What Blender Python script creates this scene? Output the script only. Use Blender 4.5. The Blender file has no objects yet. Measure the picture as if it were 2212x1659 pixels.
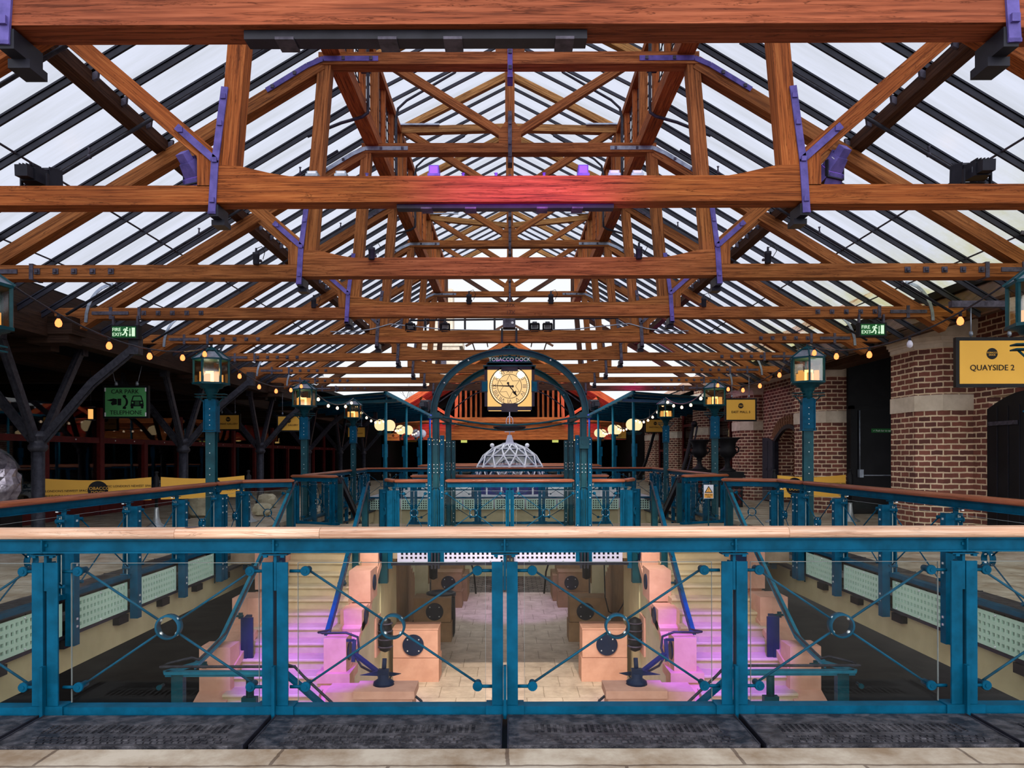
import bpy, math, random
from math import pi, sin, cos, radians as R, sqrt
from mathutils import Vector as V, Matrix
random.seed(7)
S = bpy.context.scene
COL = S.collection

# ------------------------------------------------------------------ camera
cam_d = bpy.data.cameras.new('camera')
cam = bpy.data.objects.new('camera', cam_d)
COL.objects.link(cam)
cam_d.sensor_width = 36.0
cam_d.lens = 36.0 * 1600 / 2212
cam_d.shift_x = 5 / 2212
cam_d.shift_y = (984 - 829.5) / 2212
cam_d.clip_end = 400
cam.location = (0, 0, 1.5)
cam.rotation_euler = (pi / 2, R(0.12), 0)
S.camera = cam

# ------------------------------------------------------------------ render look
S.view_settings.view_transform = 'Standard'
S.view_settings.look = 'None'
S.view_settings.gamma = 1
S.view_settings.use_curve_mapping = False
S.view_settings.exposure = 0.35
cy = S.cycles
cy.use_denoising = True
cy.max_bounces = 7
cy.diffuse_bounces = 4
cy.glossy_bounces = 3
cy.transmission_bounces = 3
cy.transparent_max_bounces = 24
cy.caustics_reflective = False
cy.caustics_refractive = False
cy.sample_clamp_indirect = 4
cy.use_adaptive_sampling = True
cy.adaptive_threshold = 0.02

# ------------------------------------------------------------------ sky
W = bpy.data.worlds.new('overcast_sky')
S.world = W
W.use_nodes = True
wn = W.node_tree.nodes
wl = W.node_tree.links
wn.clear()
wo = wn.new('ShaderNodeOutputWorld')
wb = wn.new('ShaderNodeBackground')
tc = wn.new('ShaderNodeTexCoord')
sp = wn.new('ShaderNodeSeparateXYZ')
wl.new(tc.outputs['Generated'], sp.inputs[0])
mz = wn.new('ShaderNodeMapRange')
mz.inputs[1].default_value = -0.06
mz.inputs[2].default_value = 0.0
mz.inputs[3].default_value = 0.03
mz.inputs[4].default_value = 1.0
wl.new(sp.outputs[2], mz.inputs[0])
my = wn.new('ShaderNodeMapRange')          # extra sky brightness added behind the camera to light the beam fronts
my.inputs[1].default_value = 0.1
my.inputs[2].default_value = -0.75
my.inputs[3].default_value = 0.80
my.inputs[4].default_value = 2.7
wl.new(sp.outputs[1], my.inputs[0])
mm = wn.new('ShaderNodeMath')
mm.operation = 'MULTIPLY'
wl.new(mz.outputs[0], mm.inputs[0])
wl.new(my.outputs[0], mm.inputs[1])
wb.inputs[0].default_value = (0.95, 0.97, 1.0, 1)
wl.new(mm.outputs[0], wb.inputs[1])
wl.new(wb.outputs[0], wo.inputs[0])


def lamp(name, kind, loc, energy, color, target=None, size=0.1, angle=60, blend=0.4):
    d = bpy.data.lights.new(name, kind)
    d.energy = energy
    d.color = color
    if kind == 'SPOT':
        d.spot_size = R(angle)
        d.spot_blend = blend
        d.shadow_soft_size = size
    elif kind == 'SUN':
        d.angle = R(angle)
    else:
        d.shadow_soft_size = size
    o = bpy.data.objects.new(name, d)
    COL.objects.link(o)
    o.location = loc
    if target is not None:
        o.rotation_euler = (V(target) - V(loc)).to_track_quat('-Z', 'Y').to_euler()
    return o


lamp('fill_sun', 'SUN', (0, -20, 12), 0.35, (1, 0.93, 0.86), (0, 6, 3), angle=40)  # soft sun added behind the camera to lift the camera-facing timber
PURPLE = (0.42, 0.10, 1.0)
MAGENTA = (1.0, 0.03, 0.55)
for sx in (-1, 1):
    lamp('purple_spot', 'SPOT', (sx * 2.8, 6.95, 3.6), 3300, (0.19, 0.0, 1.0), (sx * 2.75, 10.5, -1.5), 0.04, 24, 0.55)
    lamp('violet_spot', 'SPOT', (sx * 0.9, 9.3, 3.6), 330, (0.60, 0.05, 0.95), (sx * 2.35, 11.3, -1.8), 0.05, 34, 0.7)
for sx in (-1, 1):
    lamp('walkway_fill', 'SPOT', (sx * 1.7, 9.25, 3.75), 1050, (1, 0.86, 0.74), (sx * 0.5, 14.5, -2.75), 0.06, 50, 0.7)  # wash added to brighten the lower walkway, placed at the truss spotlights
lamp('lilac_floor_spot', 'SPOT', (0, 17.4, 3.6), 700, (0.62, 0.35, 1.0), (0, 20.6, -2.7), 0.05, 36, 0.6)
lamp('magenta_beam_spot', 'SPOT', (0.12, 4.9, 3.45), 260, (0.72, 0.01, 1.0), (0.12, 6.67, 3.9), 0.05, 74, 1.0)
lamp('magenta_gable_spot', 'SPOT', (-3.6, 40.2, 3.95), 700, MAGENTA, (-5.2, 44, 5.0), 0.1, 80, 0.6)
lamp('magenta_gable_spot', 'SPOT', (3.6, 40.2, 3.95), 700, MAGENTA, (5.2, 44, 5.0), 0.1, 80, 0.6)
lamp('warm_gable_spot', 'SPOT', (0, 39, 2.0), 90, (1.0, 0.50, 0.36), (0, 46, 4.2), 0.2, 80, 0.7)

# ------------------------------------------------------------------ materials
MATS = {}


def new_mat(name):
    m = bpy.data.materials.new(name)
    m.use_nodes = True
    m.node_tree.nodes.clear()
    MATS[name] = m
    return m, m.node_tree.nodes, m.node_tree.links


def bsdf(m, n, l, rough, metal=0.0, spec=0.5):
    out = n.new('ShaderNodeOutputMaterial')
    b = n.new('ShaderNodeBsdfPrincipled')
    b.inputs['Roughness'].default_value = rough
    b.inputs['Metallic'].default_value = metal
    b.inputs['Specular IOR Level'].default_value = spec
    l.new(b.outputs[0], out.inputs[0])
    return b


def ramp(n, stops):
    r = n.new('ShaderNodeValToRGB')
    e = r.color_ramp.elements
    while len(e) < len(stops):
        e.new(0.5)
    for k, (p, c) in enumerate(stops):
        e[k].position = p
        e[k].color = (*c, 1)
    return r


def mapping(n, l, src, scale=(1, 1, 1), rot=(0, 0, 0), rnd=True):
    t = n.new('ShaderNodeTexCoord')
    mp = n.new('ShaderNodeMapping')
    mp.inputs['Scale'].default_value = scale
    mp.inputs['Rotation'].default_value = rot
    if rnd:
        oi = n.new('ShaderNodeObjectInfo')
        mu = n.new('ShaderNodeMath')
        mu.operation = 'MULTIPLY'
        mu.inputs[1].default_value = 37.0
        l.new(oi.outputs['Random'], mu.inputs[0])
        ad = n.new('ShaderNodeVectorMath')
        ad.operation = 'ADD'
        l.new(t.outputs[src], ad.inputs[0])
        l.new(mu.outputs[0], ad.inputs[1])
        l.new(ad.outputs[0], mp.inputs['Vector'])
    else:
        l.new(t.outputs[src], mp.inputs['Vector'])
    return mp


def noise(n, l, vec, scale=1.0, detail=4.0, rough=0.6, dist=0.0):
    x = n.new('ShaderNodeTexNoise')
    x.inputs['Scale'].default_value = scale
    x.inputs['Detail'].default_value = detail
    x.inputs['Roughness'].default_value = rough
    x.inputs['Distortion'].default_value = dist
    l.new(vec, x.inputs['Vector'])
    return x


def paint(name, c1, c2=None, scale=6.0, rough=0.5, metal=0.0, bump=0.0, spec=0.12, stretch=(1, 1, 1), lo=0.35, hi=0.65):
    m, n, l = new_mat(name)
    b = bsdf(m, n, l, rough, metal, spec)
    if c2 is None:
        c2 = tuple(v * 0.78 for v in c1)
    mp = mapping(n, l, 'Object', stretch)
    nz = noise(n, l, mp.outputs[0], scale)
    r = ramp(n, [(lo, c2), (hi, c1)])
    l.new(nz.outputs[0], r.inputs[0])
    l.new(r.outputs[0], b.inputs['Base Color'])
    if bump:
        bp = n.new('ShaderNodeBump')
        bp.inputs['Strength'].default_value = bump
        bp.inputs['Distance'].default_value = 0.02
        l.new(nz.outputs[0], bp.inputs['Height'])
        l.new(bp.outputs[0], b.inputs['Normal'])
    return m


def wood(name, dark, mid, light, rough=0.65, grain=26.0, crack=0.75, spec=0.12):
    m, n, l = new_mat(name)
    b = bsdf(m, n, l, rough, 0, spec)
    mp = mapping(n, l, 'UV', (1.8, grain * 2.0, 1))
    nz = noise(n, l, mp.outputs[0], 1.0, 6, 0.62, 0.3)
    r = ramp(n, [(0.30, dark), (0.5, mid), (0.72, light)])
    l.new(nz.outputs[0], r.inputs[0])
    mp2 = mapping(n, l, 'UV', (0.9, 16.0, 1))
    nz2 = noise(n, l, mp2.outputs[0], 1.0, 5, 0.65, 0.8)
    r2 = ramp(n, [(0.485, (1, 1, 1)), (0.5, (0.22, 0.18, 0.16)), (0.512, (1, 1, 1))])
    l.new(nz2.outputs[0], r2.inputs[0])
    mp3 = mapping(n, l, 'UV', (0.5, 1.5, 1))
    nz3 = noise(n, l, mp3.outputs[0], 1.0, 3)
    r3 = ramp(n, [(0.3, (0.62, 0.6, 0.6)), (0.65, (1.12, 1.1, 1.05))])
    l.new(nz3.outputs[0], r3.inputs[0])
    mx = n.new('ShaderNodeMixRGB')
    mx.blend_type = 'MULTIPLY'
    mx.inputs[0].default_value = crack
    l.new(r.outputs[0], mx.inputs[1])
    l.new(r2.outputs[0], mx.inputs[2])
    mx2 = n.new('ShaderNodeMixRGB')
    mx2.blend_type = 'MULTIPLY'
    mx2.inputs[0].default_value = 0.9
    l.new(mx.outputs[0], mx2.inputs[1])
    l.new(r3.outputs[0], mx2.inputs[2])
    l.new(mx2.outputs[0], b.inputs['Base Color'])
    bp = n.new('ShaderNodeBump')
    bp.inputs['Strength'].default_value = 0.35
    bp.inputs['Distance'].default_value = 0.02
    l.new(r2.outputs[0], bp.inputs['Height'])
    l.new(bp.outputs[0], b.inputs['Normal'])
    return m


def blocks(name, plane, bw, bh, c1, c2, mortar, msize, rough=0.8, bump=0.5, stain=0.35, bias=0.0, stc=(0.25, 0.2, 0.17)):
    """masonry: plane 'wall' lays courses along z, 'floor' along y"""
    m, n, l = new_mat(name)
    b = bsdf(m, n, l, rough, 0, 0.12)
    t = n.new('ShaderNodeTexCoord')
    s = n.new('ShaderNodeSeparateXYZ')
    l.new(t.outputs['Object'], s.inputs[0])
    c = n.new('ShaderNodeCombineXYZ')
    if plane == 'wall':
        a = n.new('ShaderNodeMath')
        a.operation = 'SUBTRACT'
        l.new(s.outputs[0], a.inputs[0])
        l.new(s.outputs[1], a.inputs[1])
        l.new(a.outputs[0], c.inputs[0])
        l.new(s.outputs[2], c.inputs[1])
    else:
        l.new(s.outputs[0], c.inputs[0])
        l.new(s.outputs[1], c.inputs[1])
    nz0 = noise(n, l, t.outputs['Object'], 7.0, 3)
    wob = n.new('ShaderNodeVectorMath')
    wob.operation = 'MULTIPLY_ADD'
    l.new(nz0.outputs['Color'], wob.inputs[0])
    wob.inputs[1].default_value = (0.03, 0.03, 0.0)
    l.new(c.outputs[0], wob.inputs[2])
    br = n.new('ShaderNodeTexBrick')
    br.inputs['Scale'].default_value = 1.0
    br.inputs['Brick Width'].default_value = bw
    br.inputs['Row Height'].default_value = bh
    br.inputs['Mortar Size'].default_value = msize
    br.inputs['Mortar Smooth'].default_value = 0.2
    br.inputs['Bias'].default_value = bias
    br.inputs['Color1'].default_value = (*c1, 1)
    br.inputs['Color2'].default_value = (*c2, 1)
    br.inputs['Mortar'].default_value = (*mortar, 1)
    l.new(wob.outputs[0], br.inputs['Vector'])
    nz = noise(n, l, t.outputs['Object'], 2.2, 6, 0.7)
    r = ramp(n, [(0.35, stc), (0.62, (1.0, 1.0, 1.0))])
    l.new(nz.outputs[0], r.inputs[0])
    mx = n.new('ShaderNodeMixRGB')
    mx.blend_type = 'MULTIPLY'
    mx.inputs[0].default_value = stain
    l.new(br.outputs['Color'], mx.inputs[1])
    l.new(r.outputs[0], mx.inputs[2])
    l.new(mx.outputs[0], b.inputs['Base Color'])
    bp = n.new('ShaderNodeBump')
    bp.inputs['Strength'].default_value = bump
    bp.inputs['Distance'].default_value = 0.01
    bp.invert = True
    l.new(br.outputs['Fac'], bp.inputs['Height'])
    l.new(bp.outputs[0], b.inputs['Normal'])
    return m


def glass(name, tint=(0.93, 0.97, 0.96), refl=0.07, rough=0.02, dirt=None, algae=None):
    m, n, l = new_mat(name)
    out = n.new('ShaderNodeOutputMaterial')
    tr = n.new('ShaderNodeBsdfTransparent')
    tr.inputs[0].default_value = (*tint, 1)
    gl = n.new('ShaderNodeBsdfGlossy')
    gl.inputs['Roughness'].default_value = rough
    gl.inputs[0].default_value = (1, 1, 1, 1)
    mx = n.new('ShaderNodeMixShader')
    mx.inputs[0].default_value = refl
    l.new(tr.outputs[0], mx.inputs[1])
    l.new(gl.outputs[0], mx.inputs[2])
    l.new(mx.outputs[0], out.inputs[0])
    if dirt:
        mp = mapping(n, l, 'UV', (0.35, 3.2, 1), rnd=False)
        nz = noise(n, l, mp.outputs[0], 1.0, 5, 0.6)
        r = ramp(n, [(0.28, dirt), (0.58, tint)])
        l.new(nz.outputs[0], r.inputs[0])
        l.new(r.outputs[0], tr.inputs[0])
    if algae:                                   # green-yellow growth on the lowest panes, along the gutter
        t = n.new('ShaderNodeTexCoord')
        s = n.new('ShaderNodeSeparateXYZ')
        l.new(t.outputs['UV'], s.inputs[0])
        mr = n.new('ShaderNodeMapRange')
        mr.inputs[1].default_value = 3.6
        mr.inputs[2].default_value = 5.2
        l.new(s.outputs[0], mr.inputs[0])
        mp2 = mapping(n, l, 'UV', (0.9, 0.8, 1), rnd=False)
        nz2 = noise(n, l, mp2.outputs[0], 1.3, 5, 0.65)
        r2 = ramp(n, [(0.35, (0, 0, 0)), (0.62, (1, 1, 1))])
        l.new(nz2.outputs[0], r2.inputs[0])
        mu = n.new('ShaderNodeMath')
        mu.operation = 'MULTIPLY'
        l.new(mr.outputs[0], mu.inputs[0])
        l.new(r2.outputs[0], mu.inputs[1])
        mx2 = n.new('ShaderNodeMixRGB')
        l.new(mu.outputs[0], mx2.inputs[0])
        l.new(r.outputs[0], mx2.inputs[1])
        mx2.inputs[2].default_value = (*algae, 1)
        l.new(mx2.outputs[0], tr.inputs[0])
    return m


def glow(name, col, strength, sample=False):
    m, n, l = new_mat(name)
    out = n.new('ShaderNodeOutputMaterial')
    e = n.new('ShaderNodeEmission')
    e.inputs[0].default_value = (*col, 1)
    e.inputs[1].default_value = strength
    l.new(e.outputs[0], out.inputs[0])
    if not sample:
        m.cycles.emission_sampling = 'NONE'
    return m


M_BEAM = wood('old_truss_timber', (0.09, 0.022, 0.006), (0.32, 0.085, 0.020), (0.48, 0.165, 0.046))
M_BEAMR = wood('red_stained_timber', (0.085, 0.020, 0.009), (0.26, 0.066, 0.028), (0.37, 0.11, 0.052))
M_BEAMD = wood('browner_truss_timber', (0.075, 0.022, 0.006), (0.27, 0.090, 0.024), (0.42, 0.17, 0.055))  # slightly browner timber for the trusses beyond the second
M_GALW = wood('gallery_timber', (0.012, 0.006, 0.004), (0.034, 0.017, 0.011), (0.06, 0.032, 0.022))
M_BEAM2 = wood('pale_lantern_timber', (0.12, 0.05, 0.015), (0.36, 0.17, 0.05), (0.55, 0.30, 0.11))
M_DARKWOOD = wood('dark_brown_timber', (0.025, 0.011, 0.007), (0.075, 0.034, 0.02), (0.13, 0.065, 0.042))  # plain dark brown timber for purlins, trim and the last truss
M_RAIL = wood('polished_rail_wood', (0.12, 0.03, 0.012), (0.30, 0.085, 0.035), (0.42, 0.14, 0.065), 0.35, 30, 0.2, 0.35)
M_RAILP = wood('bleached_rail_wood', (0.46, 0.22, 0.13), (0.64, 0.39, 0.27), (0.80, 0.62, 0.50), 0.42, 40, 0.25, 0.4)
M_TEAL = paint('teal_paint', (0.001, 0.070, 0.138), (0.0005, 0.044, 0.085), 7, 0.45, 0, 0.05, 0.06)
M_TEALD = paint('shaded_teal_paint', (0.006, 0.055, 0.072), (0.003, 0.034, 0.046), 5, 0.4)  # the same teal paint, darker, with shade put into its colour
M_TEALL = paint('light_teal_paint', (0.012, 0.18, 0.27), (0.008, 0.12, 0.19), 5, 0.4)
M_VIOLET = paint('violet_iron_paint', (0.135, 0.105, 0.36), (0.075, 0.06, 0.22), 9, 0.5, 0, 0.1)
M_IRON = paint('bare_iron', (0.10, 0.09, 0.12), (0.04, 0.036, 0.05), 12, 0.55, 0.3)
M_STEEL = paint('zinc_plate', (0.30, 0.34, 0.40), (0.18, 0.20, 0.25), 10, 0.4, 0.5)
M_BOLT = paint('bright_bolt', (0.75, 0.78, 0.8), None, 8, 0.3, 0.6)
M_BAR = paint('black_glazing_bar', (0.022, 0.022, 0.032), (0.012, 0.012, 0.018), 5, 0.4)
M_BLACK = paint('matt_black', (0.012, 0.012, 0.014), (0.007, 0.007, 0.009), 4, 0.5)
M_BLACKD = paint('black_door_paint', (0.010, 0.010, 0.013), (0.006, 0.006, 0.008), 2, 0.45)
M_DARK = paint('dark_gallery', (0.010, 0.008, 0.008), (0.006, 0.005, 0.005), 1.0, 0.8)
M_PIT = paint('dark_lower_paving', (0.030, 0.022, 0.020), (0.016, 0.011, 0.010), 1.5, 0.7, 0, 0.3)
M_COLUMN = paint('cast_iron_black', (0.045, 0.045, 0.058), (0.022, 0.022, 0.03), 14, 0.42, 0.2, 0.15)
M_RED = paint('oxblood_steel', (0.11, 0.012, 0.012), (0.07, 0.008, 0.008), 5, 0.5)
M_CREAM = paint('cream_plaster', (0.60, 0.53, 0.33), (0.50, 0.44, 0.27), 2, 0.7)
M_SIDECREAM = paint('cream_edge_beam', (0.46, 0.40, 0.235), (0.38, 0.33, 0.19), 2, 0.7)
M_MINT = paint('mint_panel', (0.47, 0.66, 0.53), (0.42, 0.60, 0.48), 2, 0.45)
M_LILAC = paint('pale_panel', (0.46, 0.45, 0.56), (0.41, 0.40, 0.51), 2, 0.45)
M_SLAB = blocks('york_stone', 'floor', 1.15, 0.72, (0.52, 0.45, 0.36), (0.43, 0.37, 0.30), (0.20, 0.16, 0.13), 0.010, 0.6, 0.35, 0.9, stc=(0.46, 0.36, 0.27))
M_DECK = blocks('bridge_paving', 'floor', 1.2, 0.8, (0.40, 0.31, 0.21), (0.35, 0.27, 0.18), (0.2, 0.15, 0.1), 0.008, 0.7, 0.2, 0.4)
M_TILE = blocks('walkway_tiles', 'floor', 0.62, 0.62, (0.66, 0.53, 0.41), (0.61, 0.49, 0.37), (0.36, 0.28, 0.2), 0.008, 0.55, 0.2, 0.45)
M_COBBLE = blocks('dark_setts', 'floor', 0.3, 0.2, (0.22, 0.175, 0.155), (0.13, 0.105, 0.095), (0.05, 0.04, 0.035), 0.02, 0.6, 0.8, 0.6)
M_BRICK = blocks('stock_brick', 'wall', 0.30, 0.107, (0.27, 0.095, 0.070), (0.125, 0.052, 0.045), (0.80, 0.62, 0.43), 0.016, 0.85, 0.9, 0.55, stc=(0.45, 0.42, 0.4))
M_STONE = paint('pale_dressed_stone', (0.70, 0.60, 0.49), (0.54, 0.45, 0.35), 3.5, 0.8, 0, 0.25)
M_PINK = paint('salmon_stone', (0.66, 0.36, 0.255), (0.56, 0.29, 0.20), 4, 0.7, 0, 0.1)
M_TREAD = paint('tread_stone', (0.56, 0.43, 0.26), (0.46, 0.35, 0.20), 3, 0.65, 0, 0.1)
M_OCHRE = paint('ochre_stone', (0.30, 0.175, 0.09), (0.24, 0.14, 0.07), 4, 0.75)
M_YELLOW = paint('yellow_sign', (0.73, 0.40, 0.065), (0.68, 0.37, 0.06), 1.5, 0.5)
M_GREEN = paint('green_sign', (0.10, 0.36, 0.13), (0.08, 0.31, 0.11), 1.5, 0.5)
M_EXITG = paint('exit_green', (0.02, 0.15, 0.04), None, 2, 0.5)
M_WHITE = paint('white_paint', (0.78, 0.78, 0.84), None, 5, 0.4)
M_ORANGE = paint('orange_label', (0.85, 0.40, 0.08), None, 3, 0.5)
M_GRATE = paint('cast_iron_grate', (0.105, 0.10, 0.115), (0.018, 0.018, 0.024), 13, 0.42, 0.3, 0.8, 0.3, lo=0.42, hi=0.74)
M_FOIL = paint('silver_sheet', (0.55, 0.5, 0.58), (0.25, 0.22, 0.28), 7, 0.25, 0.6, 0.8)
M_GALV = paint('galvanised_cone', (0.40, 0.42, 0.44), (0.28, 0.29, 0.31), 9, 0.35, 0.6)
M_BOULDER = paint('sandstone_boulder', (0.50, 0.44, 0.31), (0.34, 0.29, 0.20), 5, 0.9, 0, 0.6)
M_BLUE = paint('blue_panel', (0.012, 0.022, 0.055), (0.008, 0.014, 0.036), 3, 0.4)
M_DOMEB = paint('dome_blue', (0.03, 0.04, 0.25), (0.02, 0.02, 0.12), 3, 0.3)
M_COURT = blocks('wet_court_paving', 'floor', 0.9, 0.6, (0.60, 0.60, 0.66), (0.54, 0.54, 0.60), (0.35, 0.35, 0.4), 0.01, 0.4, 0.2, 0.3)
M_GLASS = glass('guard_glass', (0.955, 0.97, 0.96), 0.012)
M_ROOFG = glass('roof_glazing', (0.80, 0.825, 0.94), 0.02, 0.2, (0.66, 0.68, 0.74))
M_ROOFE = glass('stained_roof_glazing', (0.80, 0.825, 0.94), 0.02, 0.2, (0.66, 0.68, 0.74), (0.60, 0.58, 0.30))
M_WINDG = glass('wired_glass', (0.80, 0.82, 0.88), 0.05)
M_AMBERG = glass('lantern_glass', (0.88, 0.80, 0.66), 0.10, 0.05)
M_DARKG = glass('shopfront_glass', (0.55, 0.55, 0.57), 0.06)
M_DOMEG = glass('dome_glass', (0.60, 0.66, 0.80), 0.12)
M_FLAME = glow('lantern_flame', (1.0, 0.62, 0.20), 2.6)
M_FLAMED = glow('lantern_tube_glow', (1.0, 0.50, 0.14), 0.75)
M_BULB = glow('bulb_glow', (1.0, 0.20, 0.055), 2.6)
M_BULBW = glow('far_bulb_glow', (1.0, 0.72, 0.48), 2.2)
M_GLOBE = glow('globe_glow', (1.0, 0.72, 0.38), 0.95)
M_GLOBEOFF = paint('unlit_globe', (0.62, 0.60, 0.70), None, 2, 0.2)
M_CLOCKP = glow('clock_panel_glow', (1.0, 0.60, 0.20), 0.78)
M_CLOCKF = glow('clock_face_glow', (1.0, 0.66, 0.30), 0.80)
M_CLOCKH = glow('clock_hot_glow', (1.0, 0.88, 0.55), 1.5)
M_PANEL = glow('exit_legend_glow', (0.75, 1.0, 0.72), 0.75)
M_MAG = glow('magenta_lens', (1.0, 0.05, 0.6), 3.0)
M_PUR = glow('purple_lens', (0.35, 0.12, 1.0), 1.2)


# ------------------------------------------------------------------ mesh builder
class MB:
    def __init__(s):
        s.v = []
        s.f = []
        s.uv = []
        s.sm = []

    def face(s, idx, uvs=None, smooth=False):
        s.f.append(idx)
        s.uv.append(uvs or [(0, 0)] * len(idx))
        s.sm.append(smooth)

    def beam(s, p0, p1, w, h, up=(0, 0, 1), w1=None, h1=None):
        p0 = V(p0)
        p1 = V(p1)
        d = p1 - p0
        L = d.length
        d = d.normalized()
        u = V(up)
        if abs(d.dot(u)) > 0.995:
            u = V((0, 1, 0))
        sd = d.cross(u).normalized()
        u = sd.cross(d)
        b = len(s.v)
        for p, ww, hh in ((p0, w, h), (p1, w1 or w, h1 or h)):
            for a, c in ((-1, -1), (1, -1), (1, 1), (-1, 1)):
                s.v.append(p + sd * (a * ww / 2) + u * (c * hh / 2))
        acc = random.random()
        for i in range(4):
            j = (i + 1) % 4
            wd = w if i % 2 == 0 else h
            s.face((b + i, b + j, b + 4 + j, b + 4 + i), [(0, acc), (0, acc + wd), (L, acc + wd), (L, acc)])
            acc += wd
        s.face((b + 3, b + 2, b + 1, b), [(0, h), (w, h), (w, 0), (0, 0)])
        s.face((b + 4, b + 5, b + 6, b + 7), [(0, 0), (w, 0), (w, h), (0, h)])
        return s

    def box(s, x0, x1, y0, y1, z0, z1):
        if x0 > x1:
            x0, x1 = x1, x0
        dx, dy, dz = x1 - x0, y1 - y0, z1 - z0
        cx, cy_, cz = (x0 + x1) / 2, (y0 + y1) / 2, (z0 + z1) / 2
        if dx >= dy and dx >= dz:
            s.beam((x0, cy_, cz), (x1, cy_, cz), dy, dz)
        elif dy >= dz:
            s.beam((cx, y0, cz), (cx, y1, cz), dx, dz)
        else:
            s.beam((cx, cy_, z0), (cx, cy_, z1), dx, dy)
        return s

    def tube(s, pts, r, n=8, closed=False, cap=True):
        pts = [V(p) for p in pts]
        k = len(pts)
        rs = r if isinstance(r, (list, tuple)) else [r] * k
        u = None
        b = len(s.v)
        L = 0
        Ls = []
        for i, p in enumerate(pts):
            if closed:
                t = (pts[(i + 1) % k] - pts[i - 1])
            else:
                t = pts[min(i + 1, k - 1)] - pts[max(i - 1, 0)]
            t = t.normalized()
            if u is None:
                a = V((0, 0, 1)) if abs(t.z) < 0.9 else V((0, 1, 0))
                u = t.cross(a).normalized()
            else:
                u = (u - t * u.dot(t)).normalized()
            w = t.cross(u)
            if i:
                L += (p - pts[i - 1]).length
            Ls.append(L)
            for j in range(n):
                an = 2 * pi * j / n
                s.v.append(p + (u * cos(an) + w * sin(an)) * rs[i])
        for i in range(k if closed else k - 1):
            i2 = (i + 1) % k
            for j in range(n):
                j2 = (j + 1) % n
                s.face((b + i * n + j, b + i * n + j2, b + i2 * n + j2, b + i2 * n + j),
                       [(Ls[i], j * .02), (Ls[i], j * .02 + .02), (Ls[i2], j * .02 + .02), (Ls[i2], j * .02)], True)
        if cap and not closed:
            s.face(tuple(b + j for j in reversed(range(n))))
            s.face(tuple(b + (k - 1) * n + j for j in range(n)))
        return s

    def lathe(s, prof, n=16, c=(0, 0, 0), axis='z', a0=0.0, smooth=True, cap=True):
        b = len(s.v)
        c = V(c)
        for r, z in prof:
            for j in range(n):
                a = 2 * pi * j / n + a0
                p = (r * cos(a), r * sin(a), z)
                if axis == 'y':
                    p = (r * cos(a), z, r * sin(a))
                elif axis == 'x':
                    p = (z, r * cos(a), r * sin(a))
                s.v.append(c + V(p))
        for i in range(len(prof) - 1):
            for j in range(n):
                j2 = (j + 1) % n
                s.face((b + i * n + j, b + i * n + j2, b + (i + 1) * n + j2, b + (i + 1) * n + j),
                       [(j / n, i), (j / n + 1 / n, i), (j / n + 1 / n, i + 1), (j / n, i + 1)], smooth)
        if cap:
            s.face(tuple(b + j for j in reversed(range(n))))
            s.face(tuple(b + (len(prof) - 1) * n + j for j in range(n)))
        return s

    def sphere(s, c, r, n=12, m=8):
        prof = [(max(1e-4, r * sin(pi * i / m)), -r * cos(pi * i / m)) for i in range(m + 1)]
        return s.lathe(prof, n, c)

    def prism(s, poly, d0, d1, plane='xz'):
        b = len(s.v)
        k = len(poly)
        for d in (d0, d1):
            for a, c in poly:
                s.v.append(V((a, d, c)) if plane == 'xz' else V((d, a, c)) if plane == 'yz' else V((a, c, d)))
        s.face(tuple(range(b, b + k)), [(a, c) for a, c in poly])
        s.face(tuple(reversed(range(b + k, b + 2 * k))), [(a, c) for a, c in reversed(poly)])
        for i in range(k):
            j = (i + 1) % k
            L = sqrt((poly[i][0] - poly[j][0]) ** 2 + (poly[i][1] - poly[j][1]) ** 2)
            s.face((b + i, b + j, b + k + j, b + k + i), [(0, 0), (L, 0), (L, abs(d1 - d0)), (0, abs(d1 - d0))])
        return s

    def quad(s, a, b_, c, d, uvs=None):
        b = len(s.v)
        s.v += [V(a), V(b_), V(c), V(d)]
        s.face((b, b + 1, b + 2, b + 3), uvs or [(0, 0), (1, 0), (1, 1), (0, 1)])
        return s

    def add(s, other, M):
        b = len(s.v)
        s.v += [M @ p for p in other.v]
        for f, u, q in zip(other.f, other.uv, other.sm):
            s.face(tuple(i + b for i in f), u, q)
        return s

    def xf(s, M):
        s.v = [M @ p for p in s.v]
        return s


def perforated(w, h, nx, ny, hole, px, pz, t=0.02):
    """a sheet in the xz plane, x 0..w, z 0..h, with a grid of square holes, facing -y"""
    m = MB()
    mx = (w - (nx - 1) * px - hole) / 2
    mz_ = (h - (ny - 1) * pz - hole) / 2
    xs = [0]
    for i in range(nx):
        xs += [mx + i * px, mx + i * px + hole]
    xs.append(w)
    zs = [0]
    for i in range(ny):
        zs += [mz_ + i * pz, mz_ + i * pz + hole]
    zs.append(h)
    for i in range(len(xs) - 1):
        for j in range(len(zs) - 1):
            x0, x1, z0, z1 = xs[i], xs[i + 1], zs[j], zs[j + 1]
            if i % 2 and j % 2:
                m.quad((x0, 0, z0), (x0, t, z0), (x1, t, z0), (x1, 0, z0))
                m.quad((x0, 0, z1), (x1, 0, z1), (x1, t, z1), (x0, t, z1))
                m.quad((x0, 0, z0), (x0, 0, z1), (x0, t, z1), (x0, t, z0))
                m.quad((x1, 0, z0), (x1, t, z0), (x1, t, z1), (x1, 0, z1))
            else:
                m.quad((x0, 0, z0), (x1, 0, z0), (x1, 0, z1), (x0, 0, z1))
    return m


OFF = {}
ORD = ['first', 'second', 'third', 'fourth', 'fifth', 'sixth', 'seventh', 'eighth', 'ninth', 'tenth', 'eleventh', 'twelfth']


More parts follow.
